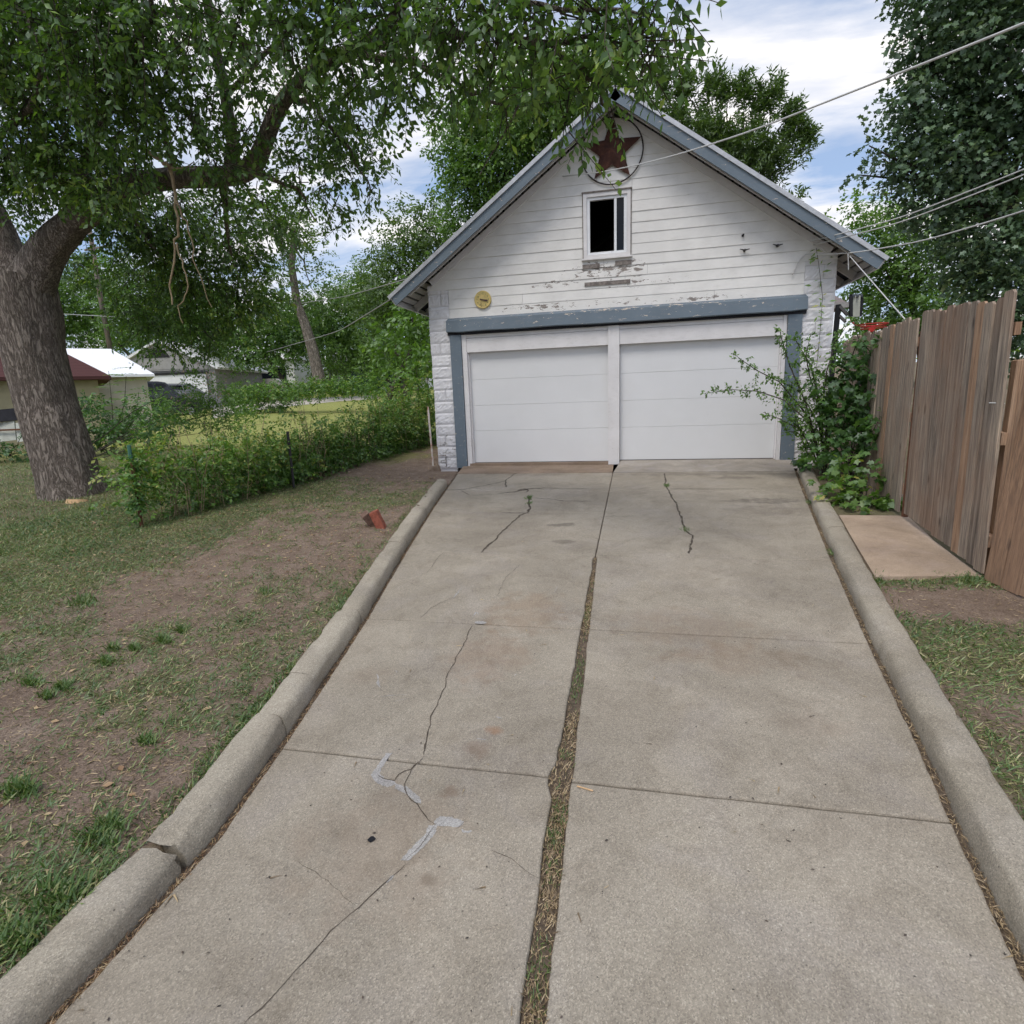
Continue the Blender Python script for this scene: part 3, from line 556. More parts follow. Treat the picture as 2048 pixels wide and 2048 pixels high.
# ------------------------------------------------------------------ kerbs
PROF = [(0,-.12),(0,.03),(.005,.058),(.014,.078),(.03,.093),(.05,.099),(.09,.102),(.15,.1),(.165,.092),(.17,.07),(.17,-.12)]
def kerb(name, yarr, xarr, side, joints, ends, breaks={}):
    root = empty(name, (float(np.interp(5, yarr, xarr)), 5, slope(5)), kind='structure')
    js = [ends[0]]+joints+[ends[1]]
    for a, b_ in zip(js[:-1], js[1:]):
        g0 = breaks.get(a, .003); g1 = breaks.get(b_, .003); ya, yb = a+g0/2, b_-g1/2; n = max(3, int((yb-ya)/.06)); V = []; Fc = []; m_ = len(PROF)
        dx_, dz_ = random.uniform(-.004,.004), random.uniform(-.004,.004)
        if b_ in breaks and breaks[b_] > .02: dx_ += side*-.02*0
        for i in range(n+1):
            y = ya+(yb-ya)*i/n; x = np.interp(y, yarr, xarr); rough = (breaks.get(b_, 0) > .01 and yb-y < .08) or (breaks.get(a, 0) > .01 and y-ya < .06)
            for k, (px_, pz_) in enumerate(PROF):
                j = .0022; e = 0
                if i in (0, n): px2 = .003 if px_ < .08 else -.003; e = px2; pzz = pz_-(.003 if pz_ > 0 else 0)
                else: pzz = pz_
                if rough: j = .007; pzz -= .012*(pz_ > 0)*(random.random())
                yy = y+(random.uniform(-.015,.015) if rough else 0)
                V.append((x+side*(px_+e)+dx_+(vnoise(y, k*.35, 6, side+2)-.5)*.014+(vnoise(y, k*.5, 19, side+3)-.5)*.006+random.uniform(-j,j)*.5, yy, S*(y-9.8)+pzz+dz_+(vnoise(y, 0, 3.2, side+5)-.5)*.014-.014*(pz_ > .05)*(vnoise(y, k*.4, 11, side+8) > .8)+random.uniform(-j,j)*.5))
            if i:
                for k in range(m_-1):
                    q = (i-1)*m_+k; f_ = (q, q+1, q+m_+1, q+m_); Fc.append(f_ if side < 0 else f_[::-1])
        nb_ = len(V); V += V[:m_]+V[n*m_:n*m_+m_]; c0 = tuple(range(nb_, nb_+m_)); c1 = tuple(range(nb_+m_, nb_+2*m_)); Fc += [c0[::-1] if side < 0 else c0, c1 if side < 0 else c1[::-1]]
        MB().add(V, Fc).build('kerb_section', M['kerb'], root, True)
    return root
kerb('kerb', LY, KLX, -1, [1.52, 2.33, 2.72, 3.62, 5.2, 6.6], (-2.5, 8.32), {1.52: .03, 2.33: .005, 2.72: .005})
kerb('kerb', RY, KRX, 1, [.9, 3.55, 5.9, 7.8], (-2.5, 9.28), {3.55: .008})
# pad beside the right kerb
pad_pts = [(np.interp(y, RY, KRX)+.176, y) for y in np.linspace(4.58, 6.35, 8)]+[(3.06, 6.35), (2.93, 5.5), (2.87, 4.66)]
pz = lambda x, y: S*(y-9.8)+.095
MB().prism([(x, y, pz(x, y)-.1) for x, y in pad_pts], (0, 0, .1)).build('concrete_pad', M['pad'])
tag(bpy.data.objects['concrete_pad'], kind='structure')

# ------------------------------------------------------------------ garage
GY = D                                  # outer face of the wall
g = empty('garage', (0, GY, 0), 'white two-door garage with blue trim, gable window and peeling lap siding', 'garage')
RS = .709; APZ = 5.60
def roofz(x): return APZ-RS*abs(x-.03)           # top of roof deck over x
def gpart(mb, name, mat, parent=None, smooth=False): return mb.build(name, mat, parent or g, smooth)
# inner wall behind the siding, with the window and door openings left open
wz = lambda x: roofz(x)-.13
Wl, Wr, Wb, Wt = -.44, .19, 3.44, 4.31
yb0, yb1 = GY+.02, GY+.14
bw = MB()
def wallpoly(pts): bw.prism([(x, yb0, z) for x, z in pts], (0, yb1-yb0, 0))
wallpoly([(-3.24, 2.3), (Wl, 2.3), (Wl, wz(Wl)), (-3.24, wz(-3.24))]); wallpoly([(Wr, 2.3), (3.3, 2.3), (3.3, wz(3.3)), (Wr, wz(Wr))])
wallpoly([(Wl, 2.3), (Wr, 2.3), (Wr, Wb), (Wl, Wb)]); wallpoly([(Wl, Wt), (Wr, Wt), (Wr, wz(Wr)), (.03, wz(.03)), (Wl, wz(Wl))])
gpart(bw, 'wall_sheathing', M['dark'])
# pilasters of painted rock-face blocks
def rockblock(x0, x1, z0, z1, y0, dep, seed, parent, left_face=False):
    gg = np.random.default_rng(seed); nx_, nz_ = 10, 6; V = []; Fc = []
    for j in range(nz_+1):
        for i in range(nx_+1):
            e = min(i, nx_-i, j, nz_-j); d_ = 0 if e == 0 else .005+.010*gg.random()
            V.append((x0+(x1-x0)*i/nx_, y0-d_, z0+(z1-z0)*j/nz_))
    q = nx_+1
    Fc = [(j*q+i, j*q+i+1, (j+1)*q+i+1, (j+1)*q+i) for j in range(nz_) for i in range(nx_)]
    b0 = len(V); V += [(x0,y0,z0),(x1,y0,z0),(x1,y0,z1),(x0,y0,z1),(x0,y0+dep,z0),(x1,y0+dep,z0),(x1,y0+dep,z1),(x0,y0+dep,z1)]
    Fc += [(b0,b0+4,b0+5,b0+1),(b0+1,b0+5,b0+6,b0+2),(b0+2,b0+6,b0+7,b0+3),(b0+3,b0+7,b0+4,b0)]
    MB().add(V, Fc).build('block', M['block'], parent)
hb = .2045
for sx, (xa, xb) in ((0, (-3.24, -2.862)), (1, (2.875, 3.32))):
    for k in range(16):
        z0 = -.05+k*hb; z1 = z0+hb-.004; top = min(z1, 3.16)
        jog = random.uniform(-.008, .008)
        if k % 4 == 2: xm = xa+(xb-xa)*(.45 if k % 8 == 2 else .6); rockblock(xa+jog, xm-.003, z0, top, GY, .4, k+sx*50, g); rockblock(xm+.003, xb, z0, top, GY, .4, k+99+sx*50, g)
        else: rockblock(xa+jog, xb, z0, top, GY, .4, k+sx*50, g)
    gpart(MB().box(xa+.012, xb-.012, GY+.012, GY+.3, -.1, 3.18), 'mortar_core', M['block'])
# lap siding, board by board
H = .159; z = 2.62; bi = 0
def sboard(x0, x1, z0, z1, yo):
    n0, n1 = GY-.006+yo, GY-.0155+yo
    def lim(x, zz): return x
    xl0, xl1 = x0(z0), x0(z1+.012); xr0, xr1 = x1(z0), x1(z1+.012); zt = z1+.012
    if xr1-xl1 < .02: 
        if xr0-xl0 < .05: return
        xm = (xl0+xr0)/2; xl1 = xr1 = xm
    V = [(xl0,n1,z0),(xr0,n1,z0),(xr1,n0,zt),(xl1,n0,zt),(xl0,GY+.018,z0),(xr0,GY+.018,z0),(xr1,GY+.018,zt),(xl1,GY+.018,zt)]
    MB().add(V, [(0,1,2,3),(4,7,6,5),(0,4,5,1),(1,5,6,2),(2,6,7,3),(3,7,4,0)]).build('siding_board', M['siding'], g)
for k in range(19):
    z0 = 2.605+k*H; z1 = z0+H; zs = lambda zz: (APZ-.15-zz)/RS
    lo, hi = (lambda zz: .03-zs(zz)), (lambda zz: .03+zs(zz))
    if z1 < 3.2: L_, R_ = (lambda zz: -2.856), (lambda zz: 2.868)
    else: L_, R_ = (lambda zz: max(-3.25, .03-zs(zz))), (lambda zz: min(3.33, .03+zs(zz)))
    if z0 > APZ-.2: break
    cuts = []
    if z1 > Wb-.03 and z0 < Wt+.03: cuts.append((-.475, .225))
    else:
        xx = random.uniform(-1.8, 1.8)
        if abs(xx) < zs(z1)-.3: cuts.append((xx-.0015, xx+.0015))
    yo = lambda: random.uniform(-.0025, .0025)
    if cuts:
        a, b_ = cuts[0]; sboard(L_, (lambda zz: a), z0, z1, yo()); sboard((lambda zz: b_), R_, z0, z1, yo())
    else: sboard(L_, R_, z0, z1, yo())
# bits where siding was below/above the window trim handled by trim boards
for (xa, xb, za, zb) in ((-.49,.25,2.963,3.022),(-.52,-.24,3.235,3.30),(.01,.27,3.25,3.32)):
    gpart(MB().box(xa, xb, GY-.0275, GY-.012, za, zb), 'bare_wood_strip', M['bare'])
# window
wf = gpart(MB().box(-.50,-.442,GY-.035,GY+.03,3.385,4.365).box(.194,.25,GY-.035,GY+.03,3.385,4.365).box(-.441,.193,GY-.034,GY+.03,4.305,4.364).box(-.441,.193,GY-.034,GY+.03,3.386,3.438), 'window_trim', M['trimw'])
gpart(MB().box(-.52,.27,GY-.05,GY-.0,4.366,4.385).box(-.515,-.501,GY-.03,GY-.0,3.385,4.365).box(.251,.266,GY-.03,GY,3.385,4.365), 'window_casing_edge', M['bare'])
gpart(MB().box(-.53,.28,GY-.06,GY-.0,3.36,3.384), 'window_sill', M['trimw'])
win = gpart(MB().box(-.44,-.395,GY-.012,GY+.05,3.44,4.303).box(.146,.192,GY-.012,GY+.05,3.44,4.303).box(-.394,.145,GY-.011,GY+.05,4.262,4.302).box(-.394,.145,GY-.011,GY+.05,3.441,3.478).box(-.008,.03,GY-.006,GY+.04,3.479,4.261), 'window_sash', M['winf'])
pane = gpart(MB().box(.031,.145,GY+.02,GY+.026,3.479,4.261), 'pane', M['glass'], win)
# door openings: jambs, head boards, post, doors
gpart(MB().box(-2.865,-2.665,GY-.045,GY+.12,-.03,2.345), 'blue_jamb', M['blue'])
gpart(MB().box(2.665,2.87,GY-.045,GY+.12,-.02,2.345), 'blue_jamb', M['blue'])
for xa, xb in ((-2.66,-2.575),(2.605,2.66)):
    gpart(MB().box(xa, xb, GY-.015, GY+.16, .0, 2.345), 'white_jamb', M['trimw']); 
gpart(MB().box(-2.574,-2.55,GY+.04,GY+.16,.03,2.03), 'door_stop', M['trimw']); gpart(MB().box(2.585,2.604,GY+.04,GY+.16,.05,2.03), 'door_stop', M['trimw'])
gpart(MB().box(-.11,.078,GY-.03,GY+.16,.0,2.37,.004), 'centre_post', M['trimw'])
for xa, xb in ((-2.573,-.112),(.08,2.603)):
    gpart(MB().box(xa, xb, GY+.0, GY+.12, 2.255, 2.42), 'head_board', M['trimw']); gpart(MB().box(xa, xb, GY-.005, GY+.12, 2.015, 2.25), 'head_board', M['trimw'])
for xa, xb, zb in ((-2.573,-.112,.05),(.08,2.603,.065)):
    dr = gpart(MB().box(xa, xb, GY+.13, GY+.15, zb, 2.2), 'garage_door', M['door'])
    zl = [zb, .63, 1.085, 1.54, 2.05]
    for a, b_ in zip(zl[:-1], zl[1:]):
        pnl = MB().box(xa+.004, xb-.004, GY+.095, GY+.129, a+.0012, b_-.0012, .0025).build('door_panel', M['door'], dr)
    MB().box(xa, xb, GY+.09, GY+.12, zb-.012, zb+.002).build('rubber_seal', M['tyre'], dr)
# blue header beam: hipped ends, shade under it put in as a dark board
hm = MB(); n = 24; V = []; Fc = []
for i in range(n+1):
    x = -2.915+(2.93+2.915)*i/n; e = .04 if i in (0, n) else 0; wv = (vnoise(i*.4, 0, 1, 3)-.5)*.018
    za, zb = 2.355+wv+(.0 if 0 < i < n else .02), 2.605
    V += [(x+(0.03 if i == 0 else -.03 if i == n else 0), GY-.012, zb), (x, GY-.095+e, zb-.045), (x, GY-.115+e, za+.012), (x, GY-.1+e, za), (x, GY-.0, za)]
    if i: q = i*5; Fc += [(q-5+k, q-4+k, q+1+k, q+k) for k in range(4)]
Fc += [(0,1,2,3,4), tuple(n*5+k for k in (4,3,2,1,0))]
gpart(hm.add(V, [f[::-1] for f in Fc]), 'header_beam', M['blue'])
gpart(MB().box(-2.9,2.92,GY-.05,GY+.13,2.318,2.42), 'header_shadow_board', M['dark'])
# side and back walls
gpart(MB().box(-3.22,-3.02,GY+.41,GY+6.5,-.2,3.34), 'side_wall', M['block']); gpart(MB().box(3.1,3.3,GY+.41,GY+6.5,-.2,3.32), 'side_wall', M['block'])
gpart(MB().prism([(-3.2,GY+6.5,-.2),(3.28,GY+6.5,-.2),(3.28,GY+6.5,roofz(3.28)-.03),(.03,GY+6.5,roofz(.03)-.03),(-3.2,GY+6.5,roofz(-3.2)-.03)],(0,.15,0)), 'back_wall', M['block'])
gpart(MB().box(-3.0,3.08,GY+.2,GY+6.4,-.15,-.05), 'floor', M['dark']); gpart(MB().box(-3.0,3.08,GY+.2,GY+6.4,3.2,3.25), 'loft_floor', M['dark'])
# roof: two deck slabs, boards under the front overhang, shingles, fascia, drip edge, rafters
y0r, y1r = GY-.44, GY+6.9; xe = 3.78
for s_ in (-1, 1):
    u_ = np.array([s_, 0, -RS]); u_ /= np.linalg.norm(u_); nn_ = np.array([s_*RS, 0, 1.0]); nn_ /= np.linalg.norm(nn_)
    A = np.array([.03, 0, APZ]); Lr = (xe-.03*s_)/u_[0]*s_ if False else (3.76)/abs(u_[0])
    P = lambda l, y, h: A+u_*l+np.array([0, y, 0])+nn_*h
    def pl(l0, l1, ya, yb, h0, h1, name, mat):
        V = [P(l0,ya,h0),P(l1,ya,h0),P(l1,yb,h0),P(l0,yb,h0),P(l0,ya,h1),P(l1,ya,h1),P(l1,yb,h1),P(l0,yb,h1)]
        Fc = [(0,3,2,1),(4,5,6,7),(0,1,5,4),(1,2,6,5),(2,3,7,6),(3,0,4,7)]
        return gpart(MB().add(V, Fc if s_ > 0 else [f[::-1] for f in Fc]), name, mat)
    pl(0.0, Lr+.02, y0r-.03, y1r, .024, .05, 'shingle_roof', M['shingle'])
    pl(.0, Lr+.03, y0r-.055, y0r-.031, .0, .058, 'drip_edge', M['metaledge'])
    nb = 34; st = Lr/nb
    for k in range(nb):       # spaced deck boards running back from the gable edge
        pl(k*st+.004, (k+1)*st-.034, y0r+.0, GY+.9 if k < nb-5 else y1r, .0, .022, 'deck_board', M['soffit'] if True else None)
    pl(0.0, Lr, GY+.9, y1r, -.004, .0225, 'roof_deck', M['dark'])
    pl(.0, Lr+.0, y0r-.03, y0r-.001, -.14, -.0, 'fascia', M['blue'])
    pl(.0, Lr-.25, y0r+.17, y0r+.21, -.10, -.003, 'barge_rafter', M['soffit'])
    pl(.05, Lr-.62, GY-.03, GY-.001, -.16, -.06, 'frieze_board', M['trimw'])
    for yy in np.arange(GY+.5, y1r-.2, .6): pl(Lr-1.0, Lr-.02, yy, yy+.045, -.12, -.006, 'rafter', M['soffit'])
    pl(Lr+.0, Lr+.022, y0r, y1r, -.12, .02, 'eave_board', M['trimw'])
gpart(MB().beam((.03, y0r-.035, APZ+.055), (.03, y1r, APZ+.055), .22, .02), 'ridge_cap', M['shingle'])

# things on the wall
stc = np.array([-.04, GY-.055, 4.93]); star = empty('barn_star', tuple(stc), 'rusty brown five-pointed metal star inside a thin ring, under the gable peak', 'star ornament')
V = [(0, -.07, 0)]; R_ = .475
for k in range(10):
    a = math.pi/2+k*math.pi/5-math.radians(0); r = R_ if k % 2 == 0 else R_*.42; V.append((r*math.cos(a), 0, r*math.sin(a)))
V.append((0, .01, 0)); Fc = [(0, 1+k, 1+(k+1) % 10) for k in range(10)]+[(11, 1+(k+1) % 10, 1+k) for k in range(10)]
MB().add([tuple(stc+np.array(v)) for v in V], Fc).build('star', M['star'], star)
MB().tube([stc+np.array([.475*math.cos(a), .015, .475*math.sin(a)]) for a in np.linspace(0, 2*math.pi, 65)], .0105, 8, False).build('ring', M['ring'], star, True)
ck = np.array([-2.235, GY-.03, 2.875]); clk = empty('wall_clock', tuple(ck), 'small round yellowed clock with dark numerals hung on the white siding', 'clock')
dsk = MB(); n = 32; V = [(ck[0]+.148*math.cos(2*math.pi*i/n), ck[1]+.02, ck[2]+.148*math.sin(2*math.pi*i/n)) for i in range(n)]+[(ck[0]+.148*math.cos(2*math.pi*i/n), ck[1]-.012, ck[2]+.148*math.sin(2*math.pi*i/n)) for i in range(n)]
V += [(ck[0]+.135*math.cos(2*math.pi*i/n), ck[1]-.018, ck[2]+.135*math.sin(2*math.pi*i/n)) for i in range(n)]+[(ck[0]+.125*math.cos(2*math.pi*i/n), ck[1]-.012, ck[2]+.125*math.sin(2*math.pi*i/n)) for i in range(n)]
dsk.add(V, [(r*n+i, r*n+(i+1) % n, (r+1)*n+(i+1) % n, (r+1)*n+i) for r in range(3) for i in range(n)]+[tuple(range(3*n, 4*n))]).build('clock_face', M['clock'], clk)
NUM = []
for h_ in range(1, 13):
    cu = bpy.data.curves.new('numeral', 'FONT'); cu.body = str(h_); cu.size = .042; cu.align_x = 'CENTER'; cu.align_y = 'CENTER'; cu.extrude = .001; cu.offset = .0012
    to = bpy.data.objects.new('numeral_text', cu); a = math.pi/2-h_*math.pi/6
    to.location = (ck[0]+.1*math.cos(a), ck[1]-.0135, ck[2]+.1*math.sin(a)); to.rotation_euler = (math.pi/2, 0, 0); col.objects.link(to); cu.materials.append(M['clockm']); to.parent = clk; to.matrix_parent_inverse = Matrix.Translation(clk.location).inverted(); NUM.append(to)
bpy.context.view_layer.update(); dgn = bpy.context.evaluated_depsgraph_get()
for to in NUM:
    me = bpy.data.meshes.new_from_object(to.evaluated_get(dgn)); mw = to.matrix_world.copy(); me.transform(mw); me.name = 'numeral'
    link('numeral', me, M['clockm'], clk)
for to in NUM: bpy.data.objects.remove(to)
def hand(a, l, w_, name, mat, yy): 
    d = np.array([math.cos(a), 0, math.sin(a)]); c0 = ck+np.array([-.015, yy, 0]); MB().beam(c0-d*.03, c0+d*l, w_, .003, (0, 1, 0)).build(name, mat, clk)
hand(math.radians(-8), .11, .016, 'minute_hand', M['clockd'], -.018); hand(math.radians(-17), .1, .02, 'hour_hand', M['clockd'], -.024)
MB().beam(ck+np.array([-.03,-.016,-.03]), ck+np.array([-.03,-.016,-.12]), .006, .003, (0,1,0)).build('thermometer_line', M['clockd'], clk)
def gfar(u, v): return at(u, v, GY-.02)
c3 = lambda x, y: (1348+x/2.76, y/2.76)
for i, (x, y, lb) in enumerate(((380,1300,'small dark knob on the siding, highest of the three knobs'),(388,1383,'dark cable knob on the siding, leftmost of the two bracketed ones'),(570,1357,'dark cable knob on the siding with side arms, nearest the eave'))):
    p = gfar(*c3(x, y)); r = empty('wire_knob', tuple(p), lb, 'insulator', 'old wire knobs on the gable wall')
    MB().tube([p+np.array([0,.02,0]), p+np.array([0,-.05,0])], [.02,.016], 10).build('knob', M['iron'], r, True); 
    if i: MB().tube([p+np.array([-.07,-.03,.02]), p+np.array([0,-.05,-.005]), p+np.array([.07,-.04,.01])], [.006,.012,.006], 6).build('arm', M['iron'], r)
def cable(name, pts, r, mat, label, cat='cable', n=26, sag=0.0, group=None):
    P = [np.array(p, float) for p in pts]; seg = []
    d = [0]; 
    for a, b_ in zip(P[:-1], P[1:]): d.append(d[-1]+np.linalg.norm(b_-a))
    for s_ in np.linspace(0, d[-1], n): seg.append([np.interp(s_, d, [p[k] for p in P]) for k in range(3)])
    seg = np.array(seg); tt = np.linspace(0, 1, n); seg[:, 2] -= sag*4*tt*(1-tt)
    # smooth
    for _ in range(3): seg[1:-1] = (seg[:-2]+2*seg[1:-1]+seg[2:])/4
    o = MB().tube(list(seg), r, 8).build(name, mat, None, True); return tag(o, label, cat, group)
D_ = lambda u, v, y: at(u*K, v*K, y)
cable('service_cable', [D_(1062,333,9.99), D_(1130,327,9.95), D_(1230,305,9.0), D_(1285,290,8.5), D_(1420,247,7.2), D_(1932,45,4.6), D_(2300,-110,3.5)], .0085, M['wirew'], 'topmost overhead cable crossing the gable from beside the star to upper right', sag=.0)
cable('service_cable', [D_(1530,455,9.99), D_(1700,408,8.6), D_(1932,316,7.0), D_(2200,205,5.5)], .007, M['wirew'], 'upper of two close thin cables leaving the right end of the gable', sag=.02, group='paired thin cables over the fence')
cable('service_cable', [D_(1535,462,9.99), D_(1700,417,8.6), D_(1932,326,7.0), D_(2200,218,5.5)], .0075, M['wirew'], 'lower of two close thin cables leaving the right end of the gable', sag=.02, group='paired thin cables over the fence')
cable('service_cable', [D_(1520,480,9.98), D_(1600,478,9.7), D_(1740,452,8.4), D_(1932,395,6.8), D_(2200,300,5.3)], .0085, M['wirew'], 'lowest overhead cable, starting at the top of the right block pilaster', sag=.02)
cable('guy_rope', [D_(1603,483,9.55), D_(1707,602,6.6)], .006, M['wirew'], 'pale straight rope from under the right eave down to the fence top', 'rope')
cable('hanging_cord', [D_(1696/K,508/K,9.58), D_(1697/K,540/K,9.58)], .006, M['wirew'], 'short pale cord hanging straight down under the right eave', 'cord')
cable('old_conduit', [D_(1520,480,9.99), D_(1508,492,9.99), D_(1495,518,9.99)], .008, M['soffit'], 'short bent white cable end against the siding near the right pilaster', 'cable')
cable('back_cable', [D_(742,562,12), D_(640,625,20), D_(490,668,34)], .014, M['wire'], 'lower grey wire from the left eave tip down across the tree trunks', sag=0.0)
cable('back_cable', [D_(790,520,16), D_(650,560,24), D_(530,578,36)], .015, M['wire'], 'upper grey wire in front of the far trees left of the garage', sag=0.0)
cable('back_cable', [D_(110,592,30), D_(205,597,32), D_(420,610,40)], .018, M['wirew'], 'pale wire running to the leaning utility pole behind the sheds', sag=0.0)
pp = MB().tube([(-3.30,GY-.12,.0),(-3.335,GY-.10,1.1)], .017, 10).tube([(-3.33,GY-.10,.93),(-3.332,GY-.10,.98)], .022, 10).build('leaning_pipe', M['pipe']); tag(pp, 'rust streaked white pipe leaning on the left corner of the garage', 'pipe')
fr_ = MB().box(-3.235,-3.07,GY-.032,GY-.024,.2,.212).box(-3.082,-3.07,GY-.032,GY-.024,-.02,.2).build('access_hatch_edge', M['bare'], g)

# ------------------------------------------------------------------ fences on the right
def board(parent, bx, by, dirv, w_, z0, z1, mat, lean=(0,0), th=.018, seed=0):
    """one dog-eared picket standing at (bx,by), face along dirv"""
    d = np.array([dirv[0], dirv[1], 0.]); nrm_ = np.array([dirv[1], -dirv[0], 0.]); h = z1-z0; ear = .022
    o2 = [(0,0),(w_,0),(w_,h-ear),(w_-ear,h),(ear,h),(0,h-ear)]
    P = [np.array([bx,by,z0])+d*a+np.array([lean[0]*b_/h, lean[1]*b_/h, b_]) for a, b_ in o2]
    return MB().prism(P, nrm_*th).build('board', mat, parent)
def fence(name, p0, p1, n, zb, zt, mat, label, lean=(0,0), warm=(), jag=.012, rail=True):
    p0 = np.array(p0, float); p1 = np.array(p1, float); d = p1-p0; L_ = np.linalg.norm(d); d /= L_; root = empty(name, (p0[0], p0[1], zb[0]), label, 'gate' if 'gate' in name else 'fence')
    st = L_/n; nr = np.array([d[1], -d[0]])
    for i in range(n):
        t_ = (i+.5)/n; q = p0+d*st*i-nr*(.009 if i % 2 and not rail else random.uniform(0,.004)); z0 = zb[0]+(zb[1]-zb[0])*t_+random.uniform(-.01,.01); z1 = zt[0]+(zt[1]-zt[0])*t_+random.uniform(-jag,jag)
        board(root, q[0]+random.uniform(-.002,.002), q[1], (d[0],d[1]), st-random.uniform(.003,.009), z0, z1, M['fencew'] if i in warm else mat, (lean[0]+random.uniform(-.008,.008), lean[1]+random.uniform(-.006,.006)))
    for rz in ((.12,.5,.88) if rail else (.2,.8)):
        a = np.append(p0+nr*.036, zb[0]+(zt[0]-zb[0])*rz)+np.array([lean[0]*rz, lean[1]*rz, 0]); b_ = np.append(p1+nr*.036, zb[1]+(zt[1]-zb[1])*rz)+np.array([lean[0]*rz, lean[1]*rz, 0])
        MB().beam(a, b_, .038, .085).build('rail', M['fencew'], root)
    return root
# normal of (p0->p1) * th must face the driveway: build from near to far reversed where needed
fence('board_fence', (3.0, 6.42), (3.47, 9.98), 27, (-.07, .1), (1.84, 1.87), M['fence'], 'grey weathered picket fence running back beside the garage corner, behind the shrub', (.0,.0), (6,), .04)
fence('board_gate', (2.86, 4.64), (2.965, 6.22), 12, (-.16, -.03), (1.80, 1.845), M['fence'], 'tall weathered grey plank gate standing at the edge of the small concrete pad', (-.02,.0), (3,), .035)
fence('leaning_board_fence', (3.14, 3.1), (2.865, 4.62), 10, (-.235, -.2), (1.72, 1.76), M['fencew'], 'brown board fence at the right edge of the picture, in front of the grey gate', (.115,-.02), range(10), .012)
pst = MB().box(2.93,3.30,4.70,4.76,-.25,1.36,.006).build('fence_post', M['fencew']); tag(pst, 'broad brown board end showing between the grey gate and the near fence', 'post')
lt = MB().tube([at(1873*K,760*K,4.78)+np.array([-.02,0,0]), at(1888*K,760*K,4.72)+np.array([-.03,0,0]), at(1901*K,761*K,4.66)+np.array([-.02,0,0])], .0045, 6).build('latch_wire', M['wirew']); tag(lt, 'short white wire tie across the right-hand boards of the grey gate', 'wire tie')
gb = MB().tube([(3.02,6.32,-.2),(3.02,6.32,1.7)], .03, 10).build('gate_post', M['rust']); tag(gb, 'rusty post in the gap between the gate and the rear fence', 'post')

# ------------------------------------------------------------------ basketball hoop and neighbour's house
hp = at(1588*K, 640*K, 12.0); hoop = empty('basketball_hoop', (hp[0], 12.0, slope(12)), 'black steel basketball hoop stand with red rim, behind the fence beside the garage', 'basketball hoop')
tp = at(1676, 612, 12.0); bt_ = at(1672, 690, 12.0)
tb = lambda u, v, y=12.: at(1600+u/9.66, 480+v/9.66, y)
MB().beam(tb(680,1932)-np.array([.05,0,2.2]), tb(742,1250), .075, .075, (0,1,0)).build('pole', M['black'], hoop)
MB().beam(tb(742,1260), tb(920,1450,11.9), .05, .05, (0,1,0)).build('arm', M['black'], hoop); MB().beam(tb(745,1450), tb(880,1580,11.9), .04, .05, (0,1,0)).build('arm', M['black'], hoop)
q0 = tb(980,1080,11.8); q1 = tb(980,1480,11.8); q2 = tb(1190,1080,12.3); q3 = tb(1160,1480,12.3)
MB().beam(q0*.75+q2*.25, q1*.75+q3*.25, .07, .02, (0,1,0)).beam(q0*.4+q2*.6, q1*.4+q3*.6, .1, .02, (0,1,0)).build('backboard', M['panel'], hoop)
MB().beam(q0-np.array([0,.01,0]), q1-np.array([0,.01,0]), .05, .05, (0,1,0)).beam(q2, q3, .05, .05, (0,1,0)).beam(q0, q2, .05, .05, (0,1,0)).build('backboard_frame', M['black'], hoop)
rc = tb(1400,1635,11.0); rr = .225
MB().tube([rc+np.array([rr*math.cos(a), rr*math.sin(a), 0]) for a in np.linspace(0, 2*math.pi, 33)], .011, 6, False).tube([rc+np.array([rr*.93*math.cos(a), rr*.93*math.sin(a), -.05]) for a in np.linspace(0, 2*math.pi, 33)], .008, 6, False).build('rim', M['redrim'], hoop, True)
MB().tube([rc+np.array([-rr,0,-.02]), tb(980,1560,11.8)], .015, 6).beam(rc+np.array([-.02,0,-.12]), rc+np.array([.02,.02,-.03]), .1, .03).build('rim_bracket', M['redrim'], hoop)
hy = 19.0; a0 = at(1660, 610, hy); house = empty('neighbour_house', (6.5, 20, slope(20)), 'peach walled house with grey shingle roof seen between garage and trees', 'house')
hx1 = at(1698, 608, hy)[0]; ez = at(1680, 608, hy)[2]
MB().box(hx1-8.5, hx1-.35, hy+.5, hy+6, slope(hy)-.5, ez-.02).build('wall', M['peach'], house)
rx = at(1693, 562, hy+2.5); rz_ = at(1685, 545, hy+3.0)[2]
V = [(hx1-9,hy,ez),(hx1,hy,ez),(hx1,hy+6.5,ez),(hx1-9,hy+6.5,ez),(hx1-8,hy+3.2,rz_+.5),(hx1-1.3,hy+3.2,rz_+.5)]
MB().add(V+[(x,y,z-.08) for x,y,z in V[:4]], [(0,1,5,4),(1,2,5),(2,3,4,5),(3,0,4),(0,6,7,1),(1,7,8,2),(2,8,9,3),(3,9,6,0),(6,9,8,7)]).build('roof', shingle2('grey brown shingles', (.2,.17,.165)), house)
MB().box(hx1-9, hx1+.02, hy-.14, hy-.01, ez-.12, ez+.03).build('gutter', M['greyw'], house)

